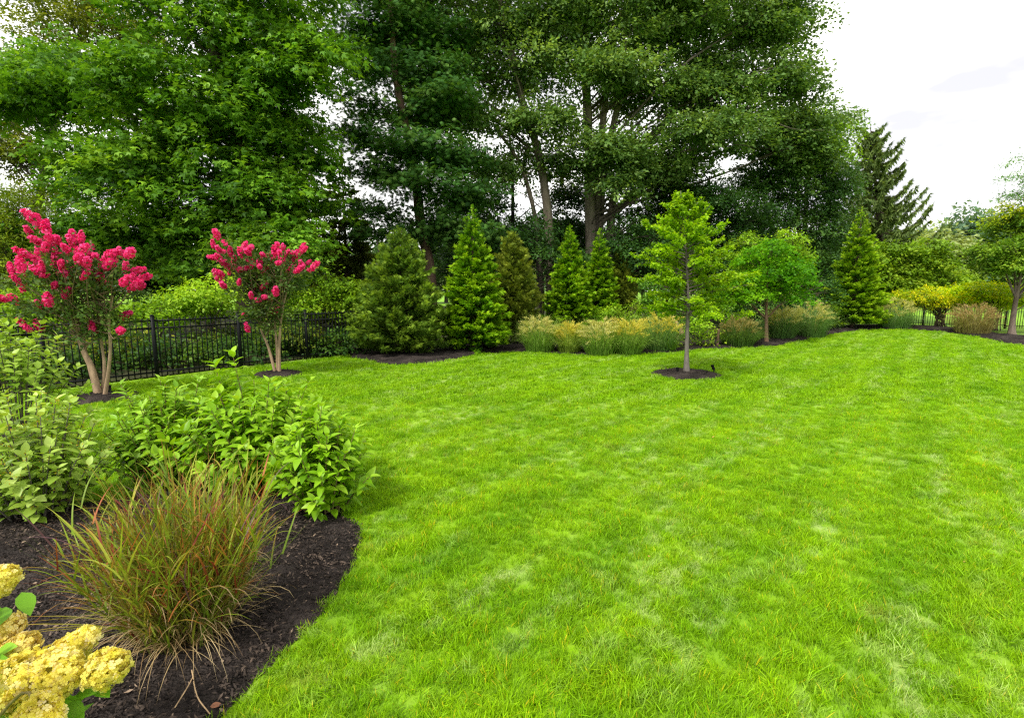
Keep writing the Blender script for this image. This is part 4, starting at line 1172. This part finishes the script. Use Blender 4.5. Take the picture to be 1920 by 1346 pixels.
# ------------------------------------------------------------------ ornamental grasses
def plume_grass(label, px, py, hpx, wpx, pal, plume, n=860, np_=95, back=.35):
    b = bed_point(px, py, back); Y = b[1]
    Hh = hpx / FPX * Y; Wd = wpx * 1.12 / FPX * Y
    root = thing('ornamental_grass', label, 'grass clump', b, 'plumed grass clumps in the far bed')
    g = Geo()
    a = uni(0, 2 * PI, n); r = .58 * Wd * np.sqrt(uni(0, 1, n))
    base = b + np.stack([r * np.cos(a), r * np.sin(a), np.full(n, -.02)], -1)
    az = a + .6 * rnd(n)
    q = uni(0, 1, n)
    ln = Hh * (.95 - .12 * q) * uni(.7, 1.15, n)
    blades(g, base, az, (.03 + .42 * q) * np.clip(Wd / Hh * 1.7, .6, 1.3), .45 + 2.1 * q, ln, uni(.009, .017, n), mixc(pal, .24 + .18 * np.abs(rnd(n))), mixc(pal, .72 + .28 * rnd(n)), 7, 1.7)
    g.build('leaf_blades', M_BLADE, root)
    g = Geo()
    a = uni(0, 2 * PI, np_); q = np.sqrt(uni(0, 1, np_)); r = .40 * Wd * q
    base = b + np.stack([r * np.cos(a), r * np.sin(a), np.zeros(np_)], -1)
    lean = q * uni(.25, .62, np_) * min(1.2, Wd / Hh * 1.5)
    tip = blades(g, base, a, lean * .6, lean * 1.2, Hh * (.90 - .30 * q ** 2) * uni(.72, 1.0, np_), np.full(np_, .006), np.full((np_, 3), .2) * np.array([.6, .9, .2]), mixc(plume, uni(.2, .6, np_)), 3)
    m_ = 40
    u = uni(0, 1, np_, m_)
    th = lean * 1.4 + .25 * rnd(np_); a2 = a + .5 * rnd(np_)
    dirp = np.stack([np.sin(th) * np.cos(a2), np.sin(th) * np.sin(a2), np.cos(th)], -1)
    pl = Hh * uni(.13, .26, np_)
    bend = np.stack([np.cos(a2), np.sin(a2), np.full(np_, -.9)], -1)[:, None] * (u ** 2 * pl[:, None] * .5)[..., None]
    p = (tip[:, None] + dirp[:, None] * ((u - .35) * pl[:, None])[..., None] + bend + rnd(np_, m_, 3) * .014).reshape(-1, 3)
    scatter(g, SLIM, p, (dirp[:, None] + .45 * rnd(np_, m_, 3) + np.stack([np.cos(a2), np.sin(a2), np.full(np_, -.5)], -1)[:, None] * u[..., None] * .6).reshape(-1, 3), rnd(np_ * m_, 3), uni(.05, .11, np_ * m_), mixc(plume, (.45 + .2 * rnd(np_)[:, None] + .2 * rnd(np_, m_)).ravel()), .5)
    g.build('plumes', M_BLADE, root)
    return root


P_MISC = [(.055, .15, .018), (.17, .33, .035), (.38, .52, .12)]
PL_TAN = [(.40, .42, .07), (.62, .60, .17), (.80, .76, .36)]
PL_GOLD = [(.44, .44, .035), (.68, .61, .07), (.82, .73, .18)]
for args in (
    ('tan plumed grass clump first in the row, beside the dull olive conifer', 1012, 662, 76, 40, P_MISC, PL_TAN),
    ('small golden plumed grass clump, second in the row along the lawn edge', 1068, 664, 66, 30, [(.09, .19, .02), (.24, .36, .035), (.44, .52, .10)], PL_GOLD),
    ('wide plumed grass clump, third in the row, in front of the slimmer arborvitae', 1125, 668, 76, 40, P_MISC, PL_TAN),
    ('full golden grass clump, fourth in the row, close to the one with hydrangea beside it', 1175, 667, 80, 40, P_MISC, PL_GOLD),
    ('tall golden grass clump at the end of the row, touching the cream hydrangea', 1234, 660, 84, 40, [(.045, .13, .025), (.12, .26, .045), (.30, .44, .14)], PL_GOLD),
    ('dusky bronze plumed grass clump beside the lime perennials', 1385, 652, 64, 36, [(.03, .09, .015), (.08, .17, .03), (.18, .26, .06)], [(.20, .17, .04), (.34, .29, .08), (.50, .43, .16)]),
    ('grey green grass clump just behind the slim trunk of the small fine leaved tree', 1464, 645, 68, 32, [(.035, .11, .02), (.10, .22, .045), (.26, .40, .12)], PL_TAN, 760, 120, 1.3),
    ('plumed grass clump between the small fine leaved tree and the solitary arborvitae', 1518, 634, 76, 38, [(.04, .12, .025), (.11, .24, .045), (.28, .42, .13)], PL_TAN),
    ('plumed grass clump on the crest between the solitary arborvitae and the yellow hedge', 1676, 617, 62, 38, [(.04, .13, .03), (.12, .26, .055), (.30, .44, .14)], PL_TAN),
    ('straw coloured grass clump in front of the yellow topped hedge', 1822, 628, 64, 38, [(.14, .14, .04), (.27, .25, .08), (.45, .37, .14)], [(.34, .25, .09), (.48, .36, .15), (.6, .48, .22)]),
):
    plume_grass(*args)

# cream hydrangea and lime perennials
b = bed_point(1272, 656, .35); D = b[1]
root = thing('hydrangea', 'small hydrangea with cream and pinkish blossom heads behind the young tree trunk', 'shrub', b, 'hydrangeas')
g, wd = Geo(), Geo()
tree_crown(g, wd, [b, b + np.array([0, 0, .6])], [(1275, 622, 22, 24), (1300, 608, 18, 20)], D, .2, 14, 14, 10, .09, P_LIME, DIAMOND, deep=.3, limb_r=.006, twig_len=.15, keep_low=.1)
g.build('foliage', M_LEAF, root); wd.build('stems', M_STEM, root, smooth=True)


def floret_head(n, L_, W_, fs, pal, taper=.75, flat=1.0):
    """A cone shaped head of four petalled florets, tip along +Z."""
    g = Geo()
    t_ = uni(0, 1, n) ** 1.15; a = uni(0, 2 * PI, n)
    r = W_ * (1 - taper * t_ ** 1.6) * np.clip(t_ * 6 + .45, 0, 1) * (1 + .10 * np.sin(a * 5 + t_ * 9)) * uni(.86, 1.06, n)
    r = r * np.where(t_ > .93, uni(0, 1, n), 1)
    p = np.stack([r * np.cos(a), r * np.sin(a), t_ * L_], -1)
    nrm = unit(np.stack([np.cos(a), np.sin(a), -.35 + 1.3 * t_], -1) + .55 * rnd(n, 3))
    p = p + nrm * (rng.normal(size=n) * W_ * .10)[:, None]
    scatter(g, FLORET, p, unit(np.cross(nrm, rnd(n, 3))), nrm, fs * uni(.75, 1.25, n), mixc(pal, .45 + .26 * rnd(n)))
    # core so that the head is closed
    zz = np.linspace(0, 1, 7); rr = W_ * .70 * (1 - taper * zz ** 1.6) * np.clip(zz * 6 + .45, 0, 1); rr[-1] = .004
    tube(g, np.stack([zz * 0, zz * 0, zz * L_ * .82], -1), rr, 12, (.42, .40, .06))
    return g


FLORET = T([(0, 0, 0), (.42, .30, .10), (.62, 0, .02), (.42, -.30, .10), (.30, .42, .06), (0, .62, .0), (-.30, .42, .06), (-.42, .30, .08), (-.62, 0, .02), (-.42, -.30, .08), (-.30, -.42, .06), (0, -.62, .0), (.30, -.42, .06)],
           [(0, 3, 2, 1), (0, 4, 5, 6), (0, 7, 8, 9), (0, 10, 11, 12)])


def place_head(geo, p, d, parent, name='flower_head', mat=None, label=None):
    """Turns a head built along +Z to direction d at world point p."""
    d = unit(np.asarray(d, float)); a = unit(np.cross(d, [0.13, .9, .2])); b_ = np.cross(d, a)
    for i in range(len(geo.v)):
        v = geo.v[i]; geo.v[i] = p + v[:, :1] * a + v[:, 1:2] * b_ + v[:, 2:] * d
    o_ = geo.build(name, mat or M_PETAL, parent)
    if label: o_['label'] = label
    return o_


for (x, y, s_, pl) in ((1262, 600, .13, 0), (1270, 612, .13, 1), (1276, 626, .15, 1), (1268, 636, .12, 1), (1292, 591, .13, 2), (1307, 592, .12, 2), (1256, 590, .1, 0)):
    pal = [[(.55, .45, .25), (.72, .62, .40), (.8, .72, .55)], [(.55, .33, .22), (.7, .46, .34), (.78, .6, .46)], [(.66, .64, .5), (.8, .78, .68), (.85, .84, .78)]][pl]
    place_head(floret_head(60, s_ * 1.3, s_ * .55, .05, pal), at(x, y, D - .25), rnd(3) * .3 + np.array([0, -.3, 1]), root)

for i, (x, y, h_, nb_, lab) in enumerate(((1318, 653, 44, 150, 'lime green leafy perennial between the young tree trunk and the wooden stake'),
                                          (1365, 651, 36, 170, 'arching lime daylily clump by the wooden stake'), (1405, 650, 36, 170, 'arching lime daylily clump beside the small fine leaved tree'),
                                          (1255, 661, 26, 120, 'low lime daylily clump at the mulch edge under the cream hydrangea'))):
    b = bed_point(x, y, .25); Hh = h_ / FPX * b[1]
    root = thing('perennial', lab, 'plant', b, 'lime perennials at the bed edge')
    g = Geo(); a = uni(0, 2 * PI, nb_)
    if i == 0:
        m_ = 420
        p = b + np.stack([.34 * rnd(m_) * .7, .2 * rnd(m_), Hh * uni(.1, 1.0, m_)], -1)
        scatter(g, DIAMOND, p, rnd(m_, 3) + np.array([0, 0, .2]), np.array([0, 0, 1]) + .4 * rnd(m_, 3), uni(.07, .13, m_), mixc([(.12, .28, .015), (.25, .42, .02), (.42, .55, .04)], .5 + .25 * rnd(m_)))
    else:
        base = b + np.stack([.10 * np.cos(a), .10 * np.sin(a), np.zeros(nb_)], -1)
        blades(g, base, a + .4 * rnd(nb_), uni(.1, .6, nb_), uni(1.0, 2.2, nb_), Hh * uni(.9, 1.4, nb_), uni(.014, .024, nb_), np.tile((.08, .20, .015), (nb_, 1)), mixc([(.14, .30, .02), (.30, .46, .04)], uni(0, 1, nb_)), 6)
    g.build('leaves', M_BLADE, root)

# wooden stake
b = bed_point(1345, 652, .15)
root = thing('garden_stake', 'short brown wooden stake standing among the lime perennials', 'stake', b)
g = Geo(); tube(g, [b + np.array([0, 0, -.1]), b + np.array([.005, 0, .3]), b + np.array([.01, 0, .62])], [.045, .043, .04], 8, (.14, .085, .055), cap=True); g.build('post', M_STEM, root)


def spot_light(label, p, az, h=.22):
    root = thing('garden_light', label, 'garden light', p, 'small garden lights')
    g = Geo()
    tube(g, [p + np.array([0, 0, -.05]), p + np.array([0, 0, h * .45])], [.012, .012], 8, (.012, .012, .013), cap=True)
    g.build('stake', M_FENCE, root)
    g = Geo(); d = np.array([math.cos(az) * .35, math.sin(az) * .35, 1.0]); d = d / np.linalg.norm(d)
    q = p + np.array([0, 0, h * .42])
    tube(g, [q, q + d * .02, q + d * h * .5, q + d * h * .52, q + d * h * .62], [.018, .03, .034, .040, .042], 12, (.010, .010, .011), cap=True)
    g.build('lamp_head', M_FENCE, root, smooth=False)
    g = Geo(); tube(g, [q + d * h * .3 + np.array([.036, 0, 0]), q + np.array([.03, 0, -.02]), q + np.array([0, 0, -.03])], .007, 6, (.012, .012, .013)); g.build('bracket', M_FENCE, root)


p = on_ground(1338, 700); spot_light('small black garden light standing upright at the rim of the young tree mulch ring', p, 2.6, .20)
p = on_ground(1269, 704) + np.array([0, 0, .05]); spot_light('small black garden light low in the mulch before the young tree trunk', p, .8, .13)
p = on_ground(206, 745) + np.array([0, 0, .06]); spot_light('small dark garden light in the mulch at the stems of the taller pink tree', p, 2.2, .16)

# ------------------------------------------------------------------ near bed: leafy shrubs
def leafy_shrub(name, label, cat, centre, rx, ry, H_, n_st, pal, leaf, start=.35, tmpl=OVATE, node=.05, mat=M_GLOSS, group=None, stem_col=(.16, .13, .05), shoots=(), berry=None,
                base_r=.35, pitch=.9, jag=.16, per=2, bell=2.2, droop=.15):
    """Upright stems splaying from the ground, each with pairs of leaves up its length."""
    c = np.array([centre[0], centre[1], float(height(*centre)) + .03])
    root = thing(name, label, cat, c, group)
    g, wd, br = Geo(), Geo(), Geo()
    Pp, Dd, Uu, Ss, Tt = [], [], [], [], []
    items = []
    for i in range(n_st):
        a = i * 2.39996; q = math.sqrt((i + .5) / n_st)
        zt = H_ * (1 - .62 * q ** bell) * (1 + jag * rng.normal() * .6)
        items.append((np.array([q * math.cos(a) * rx, q * math.sin(a) * ry, max(.22 * H_, zt)]), 1.0))
    for s_ in shoots: items.append((np.array(s_) - c, 1.15))
    for e, sc in items:
        p0 = c + e * np.array([base_r, base_r, 0]) + np.array([.02 * rng.normal(), .02 * rng.normal(), -.03])
        tip = c + e + np.array([0.04, .04, 0]) * rng.normal(size=3)
        mid = p0 * .5 + tip * .5 + np.array([0, 0, .08 * e[2]])
        st = curve([p0, mid, tip], 12)
        tube(wd, st, np.linspace(.008, .003, 12), 5, stem_col)
        seg = np.linalg.norm(np.diff(st, axis=0), axis=1).sum()
        nn = max(3, int(seg * (1 - start) / node))
        ph = rng.uniform(0, PI)
        for k in range(nn + 1):
            u = start + (1 - start) * k / nn
            p = np.array([np.interp(u * 11, np.arange(12), st[:, q]) for q in range(3)])
            d0 = unit(st[min(11, int(u * 11) + 1)] - st[max(0, int(u * 11) - 1)])
            a1 = unit(np.cross(d0, [.3, .8, .1])); a2 = np.cross(d0, a1)
            top = k >= nn - 1
            for s2 in range(per):
                aa = ph + k * PI / 2 + s2 * 2 * PI / per + .35 * rng.normal()
                o2 = a1 * math.cos(aa) + a2 * math.sin(aa)
                Pp.append(p); Dd.append(o2 * (.55 if top else pitch) + d0 * (.75 if top else .45) + np.array([0, 0, -droop]) + .15 * rng.normal(size=3))
                Uu.append(d0 * .8 + np.array([0, 0, .7]) + .2 * rng.normal(size=3) - o2 * .1)
                Ss.append(leaf * rng.uniform(.7, 1.2) * (.75 if k == nn else 1) * sc); Tt.append(.35 + .4 * (u - start) / (1 - start) ** .5 * .7 + .17 * rng.normal())
            if berry and rng.random() < .35:
                m_ = 7; q = p + .018 * rng.normal(size=(m_, 3)) + d0 * .012
                scatter(br, BLOSSOM, q, rnd(m_, 3), rnd(m_, 3), uni(.007, .012, m_), mixc(berry, uni(0, 1, m_)))
    scatter(g, tmpl, np.array(Pp), np.array(Dd), np.array(Uu), np.array(Ss), mixc(pal, np.array(Tt)))
    g.build('foliage', mat, root, smooth=True)
    wd.build('stems', M_STEM, root, smooth=True)
    if berry: br.build('berries', M_PETAL, root)
    return root


P_DOG = [(.055, .17, .010), (.14, .315, .018), (.28, .47, .05)]
P_VIB = [(.09, .20, .022), (.20, .33, .05), (.36, .50, .14)]
GN = 'leafy shrubs of the mulch bed'
leafy_shrub('dogwood_shrub', 'wide bright green shrub with one tall shoot, behind the red tipped grass', 'shrub', (-2.45, 4.75), 1.0, .65, 1.0, 105, P_DOG, .125, .25, group=GN,
            shoots=[at(400, 682, 4.9), at(385, 735, 4.8), at(520, 738, 5.0), at(300, 745, 4.8)], jag=.2)
leafy_shrub('dogwood_shrub', 'rounded bright green shrub hanging over the mulch at the lawn edge', 'shrub', (-1.66, 4.22), .42, .40, .84, 58, P_DOG, .118, .18, group=GN, bell=3., jag=.2)
leafy_shrub('dogwood_shrub', 'smaller yellowish green shrub between the grey leaved shrub and the wide bright one', 'shrub', (-3.42, 4.85), .60, .42, .92, 84, [(.06, .18, .015), (.14, .30, .025), (.26, .45, .06)], .105, .2, group=GN, jag=.22)
leafy_shrub('viburnum_shrub', 'grey green large leaved shrub with tiny yellow berries at the edge of the mulch bed', 'shrub', (-4.0, 4.1), .56, .50, .95, 54, P_VIB, .100, .22, BROAD, group=GN, berry=[(.5, .36, .03), (.62, .5, .06)], stem_col=(.12, .11, .09), jag=.2)
leafy_shrub('viburnum_shrub', 'taller grey green shrub on bare branching stems in front of the black fence', 'shrub', (-5.75, 5.75), .78, .6, 1.40, 44, P_VIB, .112, .60, BROAD, group=GN, stem_col=(.09, .075, .06), jag=.16, base_r=.12, bell=3.2)

# red tipped switch grass
c = on_ground(352, 1200); c[2] = .08
root = thing('switch_grass', 'clump of green grass with red brown tips and dry tan blades on the mulch', 'grass clump', c)
g = Geo(); nc = 430                                     # culms, each carrying a few arching leaf blades
a = uni(0, 2 * PI, nc); q = np.sqrt(uni(0, 1, nc)); r = .22 * q
cb = c + np.stack([r * np.cos(a), r * np.sin(a), np.full(nc, -.03)], -1)
caz = a + .7 * rnd(nc); cl = uni(.52, 1.12, nc) * (1 - .08 * q); l0 = np.abs(.03 + .29 * q + .11 * rnd(nc)); l1 = l0 + .22 * np.abs(rnd(nc))
tone = .40 + .22 * rnd(nc)
P_SW = [(.09, .17, .014), (.24, .34, .022), (.44, .48, .06)]
P_RED = [(.14, .022, .02), (.32, .065, .03), (.54, .24, .06)]
blades(g, cb, caz, l0, l1, cl, uni(.004, .007, nc), mixc([(.16, .12, .04), (.14, .20, .03)], uni(0, 1, nc)), np.where((rng.random(nc) < .5)[:, None], mixc(P_RED, uni(0, 1, nc)), mixc(P_SW, tone)), 7, 1.3, 1.8)
for k_ in range(6):
    u = uni(.10, .80, nc); th = l0 + (l1 - l0) * u * .5
    hh = np.stack([np.cos(caz) * np.sin(th), np.sin(caz) * np.sin(th), np.cos(th)], -1)
    p = cb + hh * (u * cl)[:, None]
    az2 = caz + uni(-1.9, 1.9, nc)
    la = th * .6 + uni(.10, .45, nc); lb = la + uni(.05, 1.3, nc) * rng.choice([.5, 1, 1.5], nc)
    kind = rng.random(nc)
    c0 = mixc(P_SW, tone + .10 * rnd(nc)); c1 = mixc(P_SW, tone + .2)
    rd = kind < .50; c1[rd] = mixc(P_RED, rng.random(rd.sum()))
    al = kind < .10; c0[al] = mixc(P_RED, rng.random(al.sum()))
    pu = kind > .95; c0[pu] = c1[pu] = (.15, .075, .09)
    dr = (kind > .80) & (u < .45); c0[dr] = (.36, .26, .12); c1[dr] = (.46, .34, .18); lb[dr] += 1.0
    blades(g, p, az2, la, lb, uni(.20, .42, nc) * (1 - .3 * u), uni(.006, .012, nc), c0, c1, 6, 1.4, 1.6)
m_ = 20                                                 # a few long reddish blades sprawl over the bark
a = uni(2.4, 4.0, m_); base = c + np.stack([.2 * np.cos(a), .2 * np.sin(a), np.full(m_, .06)], -1)
blades(g, base, a + .3 * rnd(m_), uni(.75, 1.1, m_), uni(1.35, 1.65, m_), uni(.45, .75, m_), uni(.006, .010, m_), mixc(P_SW, uni(.3, .8, m_)), mixc(P_RED, uni(.2, .9, m_)), 7, 1.2, 1.5)
g.build('green_blades', M_BLADE, root)
g = Geo(); n = 520
a = uni(0, 2 * PI, n); r = .20 * np.sqrt(uni(0, 1, n))
base = c + np.stack([r * np.cos(a), r * np.sin(a), np.full(n, -.02)], -1)
ct = mixc([(.30, .19, .09), (.54, .40, .20), (.70, .56, .32)], .45 + .28 * rnd(n)); cg = ct * np.array([.75, .7, .6])
blades(g, base, a + 1.3 * rnd(n), uni(.1, .9, n), uni(.7, 3.0, n), uni(.15, .55, n), uni(.003, .006, n), cg, ct, 8, 1.1)
g.build('dry_blades', M_BLADE, root)

# yellow hydrangea in the corner
D = 1.55
c = np.array([-1.72, 1.45, .07])
root = thing('hydrangea', 'hydrangea with big creamy yellow flower heads in the mulch bed corner', 'shrub', c, 'hydrangeas')
P_YH = [(.66, .60, .05), (.84, .76, .14), (.90, .82, .46)]
P_OH = [(.70, .58, .08), (.86, .74, .22), (.90, .82, .48)]
heads = [((12, 1290), (1.0, .1, .25), .245, .095, 560, P_YH, D), ((118, 1232), (.75, .3, .65), .13, .052, 230, P_YH, D + .12), ((185, 1258), (.8, -.1, .35), .105, .060, 240, P_YH, D + .05),
         ((10, 1240), (.6, .1, .5), .12, .055, 230, P_OH, D + .1), ((60, 1318), (.6, -.2, -.35), .12, .055, 230, P_YH, D - .1), ((-22, 1100), (.75, .1, .4), .10, .05, 200, P_YH, D + .1),
         ((-25, 1200), (.7, .2, .4), .12, .05, 200, P_OH, D + .12), ((-60, 1320), (.3, -.2, .8), .18, .07, 300, P_YH, D - .2)]
wd = Geo()
for (px_, py_), d_, L_, W_, n_, pal, Y in heads:
    p = at(px_, py_, Y)
    place_head(floret_head(int(n_ * 2.6), L_, W_, .0175, pal, .5), p, d_, root)
    tube(wd, curve([c + np.array([.04 * rng.normal(), .04 * rng.normal(), -.05]), (c + p) / 2 + np.array([-.1, 0, .1]), p - unit(np.array(d_)) * .05, p + unit(np.array(d_)) * .02], 10), np.linspace(.008, .004, 10), 6, (.20, .17, .06))
wd.build('stems', M_STEM, root, smooth=True)
g = Geo(); m_ = 46
for (x, y, n_, Y) in ((20, 1330, 16, D - .02), (165, 1278, 5, D + .06), (130, 1330, 3, D), (-10, 1180, 6, D + .15), (-40, 1260, 16, D), (60, 1400, 18, D - .1), (-10, 1130, 5, D + .15)):
    p = at(x, y, Y) + rnd(n_, 3) * np.array([.045, .04, .03])
    d_ = np.array([.5, -.35, .1]) + .7 * rnd(n_, 3)
    scatter(g, BROAD, p, d_, np.array([0, -.3, 1]) + .3 * rnd(n_, 3), uni(.07, .11, n_), mixc([(.06, .19, .015), (.13, .33, .03), (.2, .42, .05)], .5 + .25 * rnd(n_)))
g.build('foliage', M_GLOSS, root, smooth=True)

# dry stalks and a fallen leaf lying on the mulch
for i, (pa, lab) in enumerate((([(365, 1290), (352, 1320), (330, 1350)], 'bent dry stalk lying on the mulch below the red tipped grass'),
                               ([(362, 1280), (372, 1330), (395, 1352)], 'straight tan stalk lying toward the lawn edge below the red tipped grass'))):
    q = np.array([on_ground(*p) for p in pa]); q[:, 2] = mulch_z(q[:, 0], q[:, 1]) + .016
    q[1, 2] += .015
    g = Geo(); tube(g, curve(q, 9), .0028, 5, (.42, .29, .16)); o = g.build('dry_stalk', M_STEM, origin=q[0]); tag(o, lab, 'stalk', 'dry stalks on the mulch')
q = on_ground(395, 1337); q[2] = .035
g = Geo(); scatter(g, BROAD, q[None], np.array([[1., .3, .1]]), np.array([[0, -.2, 1.]]), .05, np.array([[.20, .09, .05]])); o = g.build('fallen_leaf', M_CHIP, origin=q); tag(o, 'single curled brown leaf on the mulch close to the grass edge', 'leaf')
print('grass tufts', npt)
